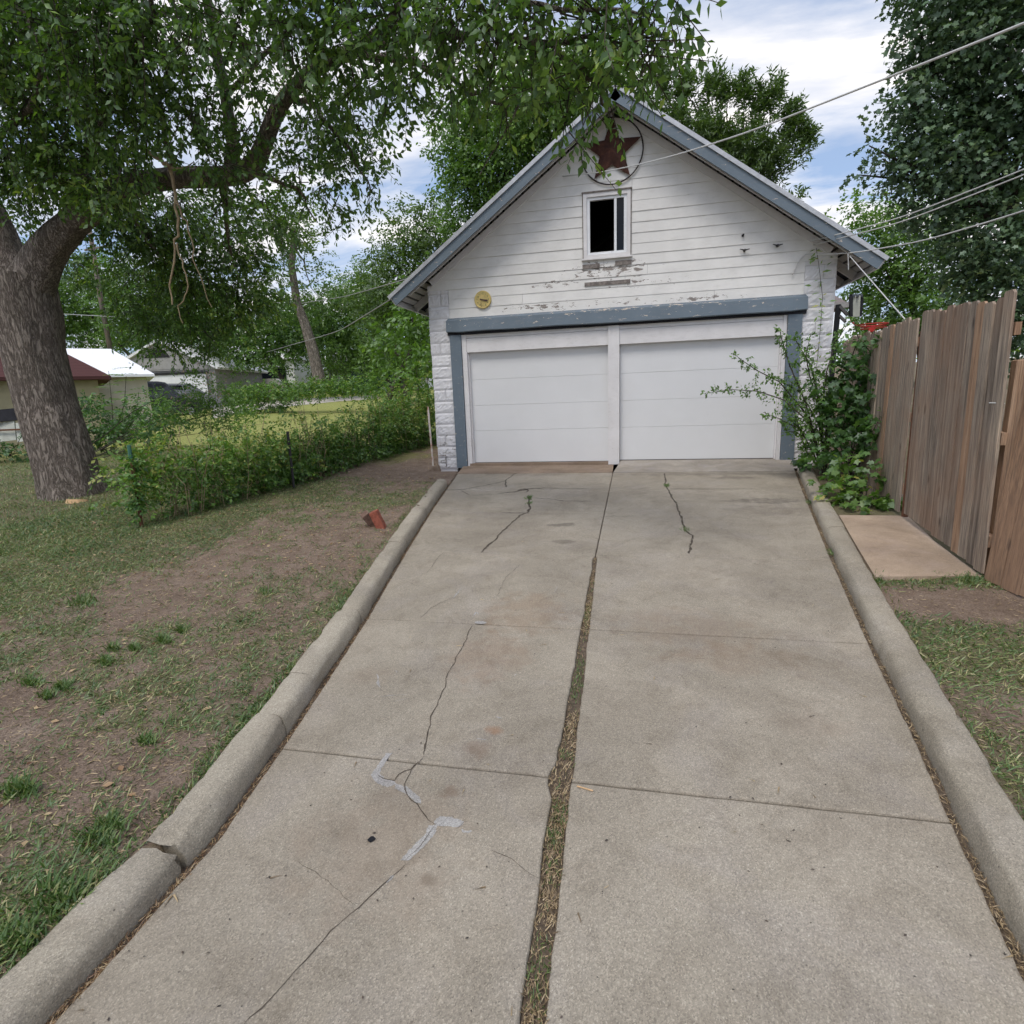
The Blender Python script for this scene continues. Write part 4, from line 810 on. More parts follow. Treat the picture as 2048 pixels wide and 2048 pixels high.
# ------------------------------------------------------------------ outbuildings on the left
camr = np.array([RT[0], RT[1], 0]); camr /= np.linalg.norm(camr); camf = np.array([FW[0], FW[1], 0]); camf /= np.linalg.norm(camf)
def hip(name, label, corner, length, depth, ez, rise, ov, roofm, wallm, hipped=True, grooves=0, cat='shed', inset=1.5):
    c = np.array([corner[0], corner[1], 0.]); zb = slope(corner[1])-.6; root = empty(name, (c[0], c[1], slope(c[1])), label, cat)
    if hipped: f_ = np.array([c[0]-CAM[0], c[1]-CAM[1], 0.]); f_ /= np.linalg.norm(f_); a_ = math.radians(3); f_ = np.array([f_[0]*math.cos(a_)-f_[1]*math.sin(a_), f_[0]*math.sin(a_)+f_[1]*math.cos(a_), 0]); r_ = np.array([f_[1], -f_[0], 0])
    else: f_, r_ = camf, camr
    P = lambda a, b_, z: c-r_*a+f_*b_+np.array([0,0,z])
    inset = inset if hipped else 0
    V = [P(0,0,ez),P(length,0,ez),P(length,depth,ez),P(0,depth,ez),P(inset,depth/2,ez+rise),P(length-inset,depth/2,ez+rise)]
    V2 = [v-np.array([0,0,.09]) for v in V[:4]]
    MB().add(V+V2, [(0,4,5,1),(3,4,0),(2,5,4,3),(1,5,2),(0,1,7,6),(1,2,8,7),(2,3,9,8),(3,0,6,9),(6,7,8,9)]).build('roof', roofm, root)
    w_ = [P(ov,ov,zb),P(length-ov,ov,zb),P(length-ov,depth-ov,zb),P(ov,depth-ov,zb)]
    MB().prism(w_, (0,0,ez-.095-zb)).build('wall', wallm, root)
    if grooves:
        n = int((length-2*ov)/grooves)
        mbg = MB()
        for i in range(n):
            a = ov+i*grooves; q = P(a, ov-.006, (zb+ez-.1)/2); mbg.obox(q, r_*.02, f_*.008, np.array([0,0,(ez-.1-zb)/2]))
        mbg.build('batten', wallm, root)['kind'] = 'stuff'
    return root, P
A1 = at(222, 752, 14.0)
red, P1 = hip('shed', 'tan walled shed with red brown shingle hip roof, behind the big trunk', A1, 7.5, 5.2, A1[2], 1.2, .32, M['redroof'], M['tan'])
A2 = at(309, 748, 18.5); wht, P2 = hip('shed', 'cream shed with bright white metal roof, right of the red-roofed shed', A2, 6.5, 4.6, A2[2], 1.08, .28, M['whiteroof'], M['cream'], True, .3, inset=1.2)
for k in range(1, 9):    # raised seams of the metal roof
    pass
A3 = at(445, 742, 31.0); gry, P3 = hip('garage', 'grey gabled garage far behind the sheds with a closed door', at(430, 735, 31.0), 6.4, 7, at(430, 735, 31)[2], .1, .1, M['greyw'], M['greyw'], False, cat='garage')
rz0 = at(330, 688, 31.)[2]; ez3 = at(430,735,31)[2]
MB().prism([P3(0,-.02,ez3),P3(6.4,-.02,ez3),P3(3.2,-.02,ez3+1.6)], tuple(camf*7)).build('gable', M['greyw'], gry)
MB().prism([P3(.0-.2,-.2,ez3-.1),P3(3.2,-.2,ez3+1.62),P3(3.2,-.2,ez3+1.75),P3(-.3,-.2,ez3+.02)], tuple(camf*7.4)).prism([P3(6.6,-.2,ez3-.1),P3(6.7,-.2,ez3+.02),P3(3.2,-.2,ez3+1.75),P3(3.2,-.2,ez3+1.62)], tuple(camf*7.4)).build('roof_slope', M['whitew'], gry)
MB().prism([P3(.6,-.03,ez3-2.4),P3(4.4,-.03,ez3-2.4),P3(4.4,-.03,ez3-.35),P3(.6,-.03,ez3-.35)], tuple(-camf*.03)).build('door', M['whitew'], gry)
MB().prism([P3(.4,-.07,ez3-.34),P3(4.8,-.07,ez3-.34),P3(4.8,-.07,ez3-.2),P3(.4,-.07,ez3-.2)], tuple(-camf*.05)).build('door_lintel', M['tyre'], gry)
MB().prism([P3(2.6,-.03,ez3+.7),P3(4.2,-.03,ez3+.7),P3(3.6,-.03,ez3+1.15),P3(2.9,-.03,ez3+1.15)], tuple(-camf*.02)).build('vent', M['tyre'], gry)
A4 = at(600, 742, 44.0); far_h, P4 = hip('house', 'white house mostly hidden by leaves beyond the far hedge', at(590, 715, 44.), 11, 8, at(590,715,44)[2], 1.6, .3, M['whitew'], M['whitew'], False, cat='house')
MB().prism([P4(1,.26,at(590,715,44)[2]-2.0),P4(4,.26,at(590,715,44)[2]-2.0),P4(4,.26,at(590,715,44)[2]-.7),P4(1,.26,at(590,715,44)[2]-.7)], tuple(-camf*.05)).build('window', M['glass'], far_h)
A5 = at(870, 760, 46.0); f2, P5 = hip('house', 'pale house glimpsed through the trees left of the garage corner', at(860, 722, 46.), 9, 8, at(860,722,46)[2], 1.2, .3, M['greyw'], M['whitew'], False, cat='house')
# clutter under the red shed
tz = at(10,830,11.0); MB().beam(at(-60,838,10.8), at(62,826,11.2), .4, .28).build('rolled_tarp', M['tarp']); tag(bpy.data.objects['rolled_tarp'], 'long black rolled tarp lying along the shed wall at the left edge', 'tarp')
pn = empty('lattice_screen', tuple(at(20,880,10.9)), 'pale panelled screen leaning on the shed wall under the black tarp', 'screen')
for i in range(3):
    a = at(-45+i*38,846,10.9); b_ = at(-10+i*38,842,10.95); MB().prism([a, b_, at(-6+i*38,880,10.85), at(-41+i*38,884,10.8)], (0,.03,0)).build('panel', M['panel'], pn)
MB().beam(at(-45,862,10.75), at(62,858,10.85), .03, .04).build('crossbar', M['rust'], pn)
# utility pole
up_ = empty('utility_pole', tuple(at(228,697,34.)), 'leaning grey wooden utility pole rising behind the white-roofed shed', 'utility pole')
MB().tube([at(232,760,34.), at(200,590,34.), at(178,450,34.)], [.17,.15,.13], 12).build('pole', M['pole'], up_, True)
MB().beam(at(170,500,34.), at(215,492,34.), .1, .1).build('crossarm', M['pole'], up_)

# ------------------------------------------------------------------ parked cars
def car(name, label, px, py, rot, paint, hgt=1.5, suv=False, ln=4.4):
    root = empty(name, (px, py, slope(py)), label, 'car'); ca, sa = math.cos(rot), math.sin(rot)
    T = lambda x, y, z: (px+x*ca-y*sa, py+x*sa+y*ca, slope(py)+z)
    h = hgt; hw = .87
    body = [(-ln/2,.45),(-ln/2+.05,.85),(-ln/2+.9,.95),(ln/2-.6 if not suv else ln/2-.1,1.0),(ln/2-.05,.9),(ln/2,.45),(ln/2-.3,.25),(-ln/2+.2,.25)]
    V = [T(x, s_*hw, z) for s_ in (-1, 1) for x, z in body]; n = len(body)
    MB().add(V, [tuple(range(n)), tuple(range(2*n-1, n-1, -1))]+[(i, n+i, n+(i+1) % n, (i+1) % n) for i in range(n)]).build('body', paint, root)
    xb = ln/2-.7 if not suv else ln/2-.15
    cab = [(-ln/2+1.0,.96,hw-.03),(-ln/2+1.75,h-.05,hw-.2),(-ln/2+2.1,h,hw-.22),(xb-.75 if not suv else xb-.3,h,hw-.22),(xb,1.01,hw-.04)]
    V = [T(x, s_*w_, z) for s_ in (-1, 1) for x, z, w_ in cab]; n = len(cab)
    MB().add(V, [tuple(range(n)), tuple(range(2*n-1, n-1, -1))]+[(i, n+i, n+(i+1) % n, (i+1) % n) for i in range(n)]).build('cabin', paint, root)
    def quad(pts, name_, mat_): 
        q = [np.array(T(*p)) for p in pts]; MB().prism(q, (0,0,.004)).build(name_, mat_, root)
    for s_ in (-1, 1):
        quad([(-ln/2+1.25,s_*(hw-.065),1.03),(-ln/2+1.85,s_*(hw-.185),h-.1),(0.15,s_*(hw-.185),h-.1),(.15,s_*(hw-.055),1.03)], 'side_window', M['glass'])
        quad([(.22,s_*(hw-.055),1.03),(.22,s_*(hw-.185),h-.1),(xb-.75,s_*(hw-.185),h-.1),(xb-.3,s_*(hw-.055),1.03)], 'side_window', M['glass'])
    quad([(-ln/2+1.02,-hw+.12,1.0),(-ln/2+1.02,hw-.12,1.0),(-ln/2+1.72,hw-.25,h-.08),(-ln/2+1.72,-hw+.25,h-.08)], 'windscreen', M['glass'])
    xx = xb-.72 if not suv else xb-.28
    quad([(xx+.03,-hw+.27,h-.06),(xx+.03,hw-.27,h-.06),(xb+.01,hw-.14,1.06),(xb+.01,-hw+.14,1.06)], 'rear_window', M['glass'])
    for x in (-ln/2+.8, ln/2-.85):
        for s_ in (-1, 1):
            wh = MB().tube([T(x, s_*(hw-.18), .33), T(x, s_*(hw+.02), .33)], .33, 20).build('wheel', M['tyre'], root); MB().tube([T(x, s_*(hw-.0), .33), T(x, s_*(hw+.03), .33)], .19, 12).build('rim', M['hub'], wh)
    for s_ in (-1, 1):
        MB().box(-.04,.04,-.12,.12,-.07,.07).build('tail_lamp', M['lampr'], root); o = bpy.data.objects[-1] if False else root.children[-1]
        p = T(ln/2, s_*(hw-.17), .8); o.matrix_parent_inverse = Matrix.Identity(4); o.location = (p[0]-px, p[1]-py, p[2]-slope(py)); o.rotation_euler = (0, 0, rot)
c1 = at(302, 800, 23.); car('parked_suv', 'dark blue SUV parked tight against the right side of the white-roofed shed', c1[0]-.3, 23.2, math.radians(-100), M['carb'], 1.75, True)
c2_ = at(335, 790, 27.); car('parked_car', 'silver car with a dark rear window right of the dark SUV', c2_[0]+.2, 27.5, math.radians(-100), M['cars'], 1.55, True)
c3_ = at(535, 765, 38.); car('parked_car', 'pale tan car whose roof shows above the far hedge', c3_[0], 38., math.radians(8), M['cart'], 1.5)
tr_ = at(735, 745, 40.); car('parked_pickup', 'dark green vehicle with pale windows parked beyond the far hedge', tr_[0], 40., math.radians(5), simple('dark green paint', (.01,.025,.02), .3), 1.9, True, 4.8)

# path strip beyond the lawn
ppx = [(400,790),(470,775),(560,765),(640,757),(715,752),(712,746),(640,749),(560,753),(470,760),(400,770)]
pth = [tuple(on_ground(a*K, b_*K, .1)[:2]) for a, b_ in ppx]
MB().add([(x, y, slope(y)+.1) for x, y in pth], [tuple(range(10))]).build('path', simple('pale gravel', (.5,.46,.4), .9, .15, 3)); tag(bpy.data.objects['path'], kind='structure')

# ------------------------------------------------------------------ big tree
def trunk_mesh(path, radii, n=56, flare=None, amp=.03, lobes=7, seed=3):
    P = np.array(path, float); m_ = 90; d = np.concatenate([[0], np.cumsum(np.linalg.norm(np.diff(P, axis=0), axis=1))]); s_ = np.linspace(0, d[-1], m_)
    C = np.stack([np.interp(s_, d, P[:, k]) for k in range(3)], -1); R = np.interp(s_, d, radii)
    for _ in range(6): C[1:-1] = (C[:-2]+2*C[1:-1]+C[2:])/4
    V = []
    for i in range(m_):
        t_ = C[min(i+1, m_-1)]-C[max(i-1, 0)]; t_ /= np.linalg.norm(t_); a = np.cross(t_, (0,1,0)); a /= np.linalg.norm(a); b_ = np.cross(t_, a)
        for k in range(n):
            th = 2*math.pi*k/n; r = R[i]*(1+amp*math.sin(lobes*th+s_[i]*1.5)+amp*1.2*(vnoise(k*.35, s_[i]*2.2, 1, seed)-.5)*2+amp*.8*(vnoise(k*1.1, s_[i]*5, 1, seed+1)-.5)*2)
            if flare: r *= 1+flare*max(0, 1-s_[i]/.7)**2*(.45+.55*max(0, math.sin(th*3+1.2)))
            V.append(C[i]+(a*math.cos(th)+b_*math.sin(th))*r)
    Fc = [(i*n+k, i*n+(k+1) % n, (i+1)*n+(k+1) % n, (i+1)*n+k) for i in range(m_-1) for k in range(n)]
    return V, Fc
TY = 7.35; tb0 = D_(150, 960, TY); tb0[2] -= .1
big = empty('tree', (tb0[0], TY, slope(TY)), 'huge old shade tree with thick furrowed trunk and a limb arching over the drive', 'tree')
V, Fc = trunk_mesh([tb0, D_(120,860,TY), D_(88,760,TY), D_(62,660,TY), D_(48,590,TY), D_(38,520,TY)], [.45,.415,.395,.41,.45,.42], flare=.45)
mbt = MB().add(V, Fc); mbt.build('trunk', M['bark'], big, True)
limb = [D_(45,560,TY), D_(85,475,TY), D_(150,410,7.3), D_(230,352,7.2), D_(330,335,7.1), D_(420,335,6.9), D_(480,322,6.8), D_(500,265,6.7), D_(530,190,6.5), D_(600,125,6.2), D_(690,85,5.9), D_(740,40,5.6), D_(790,-40,5.2), D_(860,-120,4.8)]
V, Fc = trunk_mesh(limb, [.32,.24,.185,.145,.125,.115,.11,.092,.08,.07,.06,.048,.035,.018], n=28, amp=.05, seed=6); MB().add(V, Fc).build('limb', M['bark'], big, True)
V, Fc = trunk_mesh([D_(30,540,TY), D_(-10,440,7.4), D_(-60,330,7.3), D_(-110,150,7.0), D_(-100,-60,6.8)], [.32,.27,.23,.18,.12], n=28, amp=.05, seed=7); MB().add(V, Fc).build('limb', M['bark'], big, True)
V, Fc = trunk_mesh([D_(432,345,6.9), D_(440,270,6.8), D_(425,180,6.7), D_(405,80,6.5), D_(388,-20,6.3), D_(380,-150,6.2)], [.085,.07,.062,.055,.048,.035], n=20, amp=.05, seed=8); MB().add(V, Fc).build('limb', M['bark'], big, True)
bm = MB()
def br(pts, r0, r1, wob=.04):
    Q = []
    P = [np.array(p) for p in pts]
    for a, b_ in zip(P[:-1], P[1:]):
        for i in range(4): Q.append(a+(b_-a)*i/4+rng.normal(size=3)*wob*.5)
    Q.append(P[-1]); n_ = len(Q); bm.tube(Q, [r0+(r1-r0)*(i/(n_-1))**.8 for i in range(n_)], 7, False)
br([limb[9], D_(680,100,6.3), D_(780,120,5.9), D_(880,170,5.6), D_(960,200,5.3)], .06, .012)
br([limb[10], D_(800,70,5.4), D_(920,60,5.0), D_(1040,90,4.7), D_(1130,160,4.6), D_(1150,220,4.6)], .05, .008); br([D_(1040,90,4.7), D_(1180,60,4.4), D_(1270,80,4.3)], .02, .005)
br([limb[12], D_(900,-20,4.8), D_(1060,10,4.5), D_(1220,30,4.3)], .04, .006); br([D_(960,-60,5), D_(1010,120,5.2), D_(955,250,5.3), D_(905,330,5.4)], .018, .004, .02)
br([limb[8], D_(600,200,6.6), D_(660,280,6.6), D_(700,360,6.6)], .05, .006); br([limb[6], D_(560,360,7), D_(600,420,7.2)], .04, .006); br([limb[3], D_(260,430,8), D_(330,520,8.6)], .06, .008); br([limb[5], D_(430,430,8.2), D_(450,540,9)], .06, .006)
br([limb[2], D_(180,250,6.5), D_(260,100,5.8), D_(300,-50,5.4)], .09, .02); br([limb[4], D_(300,200,6.2), D_(200,60,5.6)], .05, .01); br([D_(425,180,6.7), D_(520,80,5.8), D_(620,-20,5)], .035, .01); br([D_(-60,330,7.3), D_(60,200,6.2), D_(100,60,5.6)], .07, .01)
br([D_(20,0,5.6), D_(60,60,5.6), D_(95,160,5.7)], .02, .006)
bm.build('branch', M['bark'], big, True)
dm = MB(); 
def dbr(pts, r0, r1):
    P = [D_(*p) for p in pts]; Q = []
    for a, b_ in zip(P[:-1], P[1:]):
        for i in range(3): Q.append(a+(b_-a)*i/3+rng.normal(size=3)*.012)
    Q.append(P[-1]); n_ = len(Q); dm.tube(Q, [r0+(r1-r0)*i/(n_-1) for i in range(n_)], 6, False)
dbr([(285,290,6.3),(310,308,6.2),(322,318,6.2),(330,370,6.2),(335,430,6.2),(330,470,6.2),(322,540,6.2),(325,575,6.2)], .024, .008); dbr([(322,318,6.2),(345,320,6.2),(370,308,6.2)], .012, .004); dbr([(333,380,6.2),(350,420,6.2),(362,470,6.2),(375,520,6.2),(400,580,6.2)], .012, .003)
dbr([(331,455,6.2),(342,490,6.2),(352,530,6.2),(350,560,6.2),(335,580,6.2),(345,610,6.2)], .01, .004)
dm.build('dead_branch', M['deadtwig'], big, True)
ct = on_ground(159, 1000, .1); n = 24
MB().add([(ct[0]+.15*math.cos(a)*(1+.15*math.sin(3*a)), ct[1]-.05+.1*math.sin(a), zg(ct[0], ct[1])+.03-.02*math.sin(a)) for a in np.linspace(0, 2*math.pi, n+1)[:-1]]+[(ct[0]+.19*math.cos(a), ct[1]-.04+.14*math.sin(a), zg(ct[0], ct[1])-.05) for a in np.linspace(0, 2*math.pi, n+1)[:-1]], [tuple(range(n))]+[(i, n+i, n+(i+1) % n, (i+1) % n) for i in range(n)]).build('cut_root', M['cutwood'], big)
CL = [(170,345,38,6.4,1,.1),(255,335,30,6.3,.9,.15),(215,385,30,6.6,.9,.1),(400,300,42,6.2,.8,.05),(445,330,30,6.2,.9,.1),(420,380,36,7.2,.9,.1),(340,390,40,7.6,.9,.05),(500,380,38,7.4,.8,.05),(540,430,36,7.8,.7,.1),(380,230,60,6.0,.7,0),(470,250,36,6.3,.6,.05),(560,300,30,6.6,.6,.05),(200,420,36,8.2,1,.1),(300,460,46,8.4,.9,.1),(-80,60,160,6.4,1,0),(60,40,150,6,1,0),(70,190,115,6.4,1.1,.1),(200,50,140,5.6,1,0),(190,190,100,6,.8,.05),(320,60,120,5.6,.7,0),(300,200,90,6.2,.8,0),(450,50,110,5.4,.6,0),(480,170,75,6.6,.5,0),(560,50,110,5.2,.7,0),(590,210,55,6.4,.5,0),
 (660,40,100,5.2,.8,0),(660,170,70,6,.6,0),(760,50,90,5,.8,.05),(750,150,75,5.6,.7,.0),(850,40,90,4.8,.8,.05),(850,140,70,5.2,.7,.05),(930,60,85,4.7,.8,.1),(950,160,60,5.1,.7,.15),(1020,40,80,4.5,.8,.1),(1040,140,65,4.8,.8,.15),
 (1110,60,80,4.4,.85,.1),(1110,160,55,4.6,.8,.1),(1160,165,22,4.6,.6,.1),(1100,215,26,4.6,.6,.15),(1190,60,65,4.3,.7,.15),(1215,110,45,4.3,.7,.1),(1255,50,40,4.3,.6,.15),(1240,0,60,4.3,.7,.1),(1070,205,36,4.7,.7,.15),(1098,285,10,4.6,.7,.25),
 (20,300,110,7.0,1.2,.05),(150,300,80,6.8,1,.1),(-30,420,50,8.2,1,0),(235,290,60,6.8,.9,.05),(250,420,70,8.4,1,.0),(330,420,75,8.6,.8,0),(350,520,70,9,.9,.1),(250,520,60,9.2,.9,.15),(430,450,70,8.8,.8,0),(445,550,65,9.2,.9,.2),(505,420,60,8.6,.7,.05),(150,500,40,9,.8,.1),
 (590,290,55,7,.55,0),(630,250,55,6.8,.6,0),(665,330,45,6.8,.6,0),(700,300,38,6.6,.6,0),(700,370,26,6.8,.5,0),(640,400,34,7,.45,0),(600,360,36,7.2,.45,0),(680,240,50,6.6,.6,0),(560,330,40,7.2,.6,0),
 (100,330,50,6.6,.9,.2),(200,350,45,6.4,.7,.25),(380,520,50,9,.8,.2),(470,490,45,9,.7,.15),(350,590,50,9.2,.8,.1),(250,580,45,9.2,.8,.05),(440,600,45,9.4,.8,.2),(500,560,40,9.4,.8,.25),(330,660,28,9.5,.6,.1),(280,655,24,9.6,.6,.1),(385,665,24,9.5,.6,.15),(400,630,45,9.3,.8,.1),(300,610,45,9.3,.8,.05),(-100,-100,150,6.4,.8,0),(150,-110,150,5.6,.7,0),(400,-110,150,5.4,.6,0),(650,-110,140,5,.6,0),(900,-110,130,4.7,.6,0),(1120,-90,110,4.4,.6,0)]
TWON[0] = True
foliage('crown', [(*pxclump(u, v, r, y), df, tn) for u, v, r, y, df, tn in CL], M['leafmain'], .078, 1.28, 'ovate', big, 5, spray=9, L=.42, droop=.55, shell=.5)
TWON[0] = False
o_ = np.concatenate([t_[0] for t_ in TW]); a_ = np.concatenate([t_[1] for t_ in TW]); n_ = np.concatenate([t_[2] for t_ in TW]); l_ = np.concatenate([t_[3] for t_ in TW])
V, Fc, R = leaves(o_-a_*l_[:, None]*.5, a_, n_, l_*1.45, 'twigblade', np.zeros(len(o_))); np_mesh('twigs', V, Fc, M['twig'], big, {'rnd': R})

# ------------------------------------------------------------------ other trees
def tree(label, base, cl, mat, size, dens, tp='ovate', th=.2, bark='twig', seed=1, path=None, **kw):
    cs = [(*pxclump(*c[:4]), *(c[4:] if len(c) > 4 else ())) for c in cl]; bx, by = base; root = empty('tree', (bx, by, slope(by)), label, 'tree')
    foliage('crown', cs, M[mat], size, dens, tp, root, seed, **kw)
    mb = MB(); top = sum(c[0] for c in cs)/len(cs)
    tp_ = path or [np.array([bx, by, slope(by)-.2]), np.array([(bx*2+top[0])/3, (by*2+top[1])/3, (slope(by)*2+top[2])/3]), top]
    n_ = len(tp_); mb.tube(tp_, [th*(1-.6*i/(n_-1)) for i in range(n_)], 12, False); mb.build('trunk', M[bark], root, True)
    lb = MB(); hub = tp_[-2]*.4+tp_[-1]*.6
    branches(lb, hub, [c[0] for c in cs], th*.2, .01, 5, .25, .1); lb.build('limb', M[bark], root, True)
    return root
tree('broad bright green tree rising behind the left slope of the garage roof', (-4.6,17.5), [(930,240,95,17,1,.1),(1020,180,90,17,1,.1),(890,330,58,17,1,0),(960,330,85,17.5,1,0),(1100,160,85,17,1,.05),(875,235,50,17,.9,.05),(1175,160,45,17.5,.8,0),(880,410,48,17.5,1,0),(1040,260,70,18,1,0),(850,300,30,17,.8,0),(900,470,50,18,1,0)], 'leafmid', .12, 1.3, seed=21, th=.25, spray=8, L=.6)
tree('olive green tree with a loose top standing left of the garage roof', (-10,25), [(780,440,60,24,.8,.1),(730,480,42,24,.7,.1),(830,460,50,24,1,.05),(770,520,70,24,1,.0),(710,560,55,25,1,0),(800,590,60,24,1,0),(745,620,60,25,1,0),(820,390,30,24,.6,.1)], 'leafolive', .15, 1.0, seed=22, th=.22, spray=8, L=.7)
sp = [(1250,160,14,20,4.5,0,3),(1290,165,13,20,4.5,0,3.2),(1345,175,13,20,4.5,0,3),(1372,180,10,20,4.5,0,2.6),(1405,180,12,20,4.5,0,3),(1432,195,11,20,4.5,0,2.6),(1462,190,12,20,4.5,0,3.2),(1492,215,10,20,4.5,0,2.4),(1525,265,12,20,4.5,0,2.2),(1500,245,14,20,4.5,0,2),(1310,185,16,20,.9,0,2.4),(1230,200,20,20,.9,0,1.5)]
tree('feathery dark tree with upright pointed shoots behind the right roof slope', (4.2,20.5), [(1262,232,36,20),(1325,258,46,20),(1400,272,46,20),(1462,292,32,20),(1400,315,40,20,.7),(1460,330,30,20,.5),(1508,300,16,20,.5),(1340,300,50,20.5),(1500,375,12,20,.5),(1430,350,30,20.5,.5)]+sp, 'leafolive', .16, 1.9, 'lance', seed=23, th=.22, spray=9, L=.38, upw=1.6, droop=0)
tree('tall dark maple towering over the right side with broad lobed leaves', (10.2,13.5), [(1800,60,85,11.5,1,0),(1890,60,100,11.5,1,0),(1735,100,36,11.5,.9,0),(1720,190,40,11.5,1,.05),(1770,190,70,11.7,1.1,0),(1860,190,90,12,1.1,0),(1735,270,36,11.5,1,.05),(1790,290,75,11.7,1.1,0),(1890,310,90,12,1.1,0),(1640,275,17,11.5,.9,.1),(1665,300,16,11.5,.9,0),(1700,320,38,11.7,1,0),(1770,380,60,12,1,0),(1860,420,85,12,1.1,.05),(1930,500,80,11.8,1.1,.1),(1850,510,60,12.2,1,.15),(1960,180,90,11.5,1,0),(1800,-40,90,11.5,1,0),(1920,-60,110,11.5,1,0),(1620,330,14,12,.7,0),(1720,20,28,11.5,.8,0),(1960,620,70,12,1,.0),(1890,600,50,12.2,1,0)], 'leafdark', .088, 1.0, 'lobed', seed=24, th=.3, spray=6, L=.5)
tree('fresh light green tree between the garage roof and the dark maple', (12.5,28), [(1600,400,38,27,.3,.2),(1660,410,42,27,1,.15),(1740,420,50,27,1,.15),(1640,470,50,27,1,.1),(1710,490,60,27,1,.0),(1640,540,45,28,1,0),(1690,570,60,27,1,-.1),(1770,520,60,26,1,0),(1770,600,60,25,1,-.15),(1810,400,40,25,.9,.15),(1840,640,50,24,1,-.15),(1660,620,40,27,1,-.1)], 'leafmid', .17, 1.1, seed=25, th=.25, spray=8, L=.7)
tree('grey green wispy tree with a tall pale leaning trunk behind the far hedge', (-17.2,31), [(560,420,50,31,.5,.1),(550,390,35,31,.5,.1),(590,480,40,31,.3,.1),(530,520,50,31,.5,0),(600,560,45,32,.5,0)], 'leafolive', .2, .7, seed=26, th=.36, bark='barkp', path=[D_(604,722,31), D_(590,660,31), D_(575,610,31), D_(560,570,31), D_(550,500,31), D_(555,430,31)], spray=8, L=.9)
BG = [('dense green tree filling the gap right of the pale leaning trunk',(-14,34),[(640,600,55,34),(700,630,60,34),(650,660,50,34),(720,680,40,33),(610,640,45,34),(660,570,30,34,.7)],'leafmid'),
 ('low bushy tree with bright tips beside the garage wall',(-8.6,19),[(790,600,45,19,1,.1),(800,660,42,18.5,1,.0),(750,650,40,19.5,1,.05),(800,540,35,20),(770,700,30,18.5,1,0),(810,720,25,17.5,1,0)],'leafmid'),
 ('wide dark tree hanging over the far grey garage',(-20.5,33),[(430,620,55,33),(480,650,45,33),(380,610,55,34),(520,600,55,33),(520,665,40,33,.9),(455,670,25,33,.8),(560,640,45,34)],'leafhedge'),
 ('tree in shade behind the white-roofed shed',(-27,35),[(300,590,60,35),(350,640,35,35,.8),(240,600,55,36),(320,530,45,35),(270,640,35,36,.8),(400,560,40,35)],'leafhedge'),
 ('tall tree behind the red-roofed shed near the utility pole',(-34,38),[(150,560,70,38),(90,590,60,38),(200,520,55,38,.8),(160,630,40,38),(220,640,30,38)],'leafmid'),
 ('dark tree at the left edge behind the trunk and shed',(-38,34),[(0,560,80,34),(-60,480,90,34),(30,640,50,34),(-80,620,80,34)],'leafhedge'),
 ('shaded tree closing the view between hedge and far houses',(-12,44),[(620,700,36,44),(680,705,36,44),(760,690,45,43),(560,600,45,45),(820,640,50,42),(700,560,40,44,.8)],'leafolive'),
 ('rounded tree with sunlit crown far left of the garage roof',(-16,42),[(640,545,30,42,.8,.1),(690,530,34,42,.8,.1),(600,600,40,42,1,.1),(720,590,46,42,1,0)],'leafyel')]
for i, (lb, bs, cl, mt) in enumerate(BG): tree(lb, bs, cl, mt, .2, 1.15, seed=30+i, th=.2, spray=8, L=.9)
# ---- distant wood line all round (things too far to tell apart)
wl = []
for k in range(70):
    a = k/70*2*math.pi; R_ = 95+random.uniform(-8,8); x, y = R_*math.sin(a), R_*math.cos(a)+5; wl.append((np.array([x, y, slope(y)+random.uniform(3,6)]), random.uniform(6,8), .25, 0, .9))
wo = foliage('far_woods', wl, M['leafhedge'], .9, .8, 'ovate', None, 77, spray=6, L=2.0); tag(wo, 'distant belt of trees closing the horizon', 'woods', kind='stuff')

# ------------------------------------------------------------------ hedges, shrubs, vines
hd = empty('overgrown_hedge', (-5.0, 8.5, slope(8.5)), 'long tangled hedge grown through a wire fence, running from the post to the garage', 'hedge')
hc = []
for i in range(44):
    t_ = i/43; x = -5.48+(1.16)*t_+random.uniform(-.12,.12); y = 5.75+7.0*t_; h = .50+.15*math.sin(i*1.1)+.12*math.sin(i*2.7)+.45*max(0,t_-.45); zz_ = slope(y)+.1
    if i > 1: hc.append((np.array([x, y, zz_+.22]), .28, .35 if i < 12 else .8, -.02, 1.0)); 
    hc.append((np.array([x, y, zz_+h]), .26+random.uniform(-.1,.1), random.uniform(.45,1.05), .05+.25*random.random(), .9))
for (u, v, r, y) in ((560,800,22,8.2),(545,775,12,8.4),(500,850,30,7.2),(700,780,24,10.5),(760,730,22,12),(790,710,24,12),(740,750,24,11.8),(800,750,28,12.2),(620,820,22,9),(320,850,20,6.4),(420,845,22,6.6),(285,830,16,6.2),(720,770,24,11),(610,790,10,8.6),(470,815,14,7.3),(300,845,14,6.1),(355,840,12,6.4),(440,820,10,7),(520,800,12,7.6),(590,770,9,8.3),(650,790,12,9),(680,760,10,10)): hc.append((*pxclump(u, v, r, y), .55, .25))
foliage('foliage', hc, M['leafhedge'], .058, .95, 'ovate', hd, 41, spray=8, L=.22, droop=.2)
hm_ = MB()
for i in range(150):
    t_ = random.random(); x = -5.48+1.16*t_+random.uniform(-.2,.2); y = 5.7+7.0*t_; hm_.tube([(x, y, slope(y)), (x+random.uniform(-.15,.15), y+random.uniform(-.1,.1), slope(y)+.5), (x+random.uniform(-.3,.3), y+random.uniform(-.2,.2), slope(y)+random.uniform(.8,1.3))], [.006,.005,.003], 4, False)
hm_.build('stems', M['deadtwig'], hd)
wm = MB()
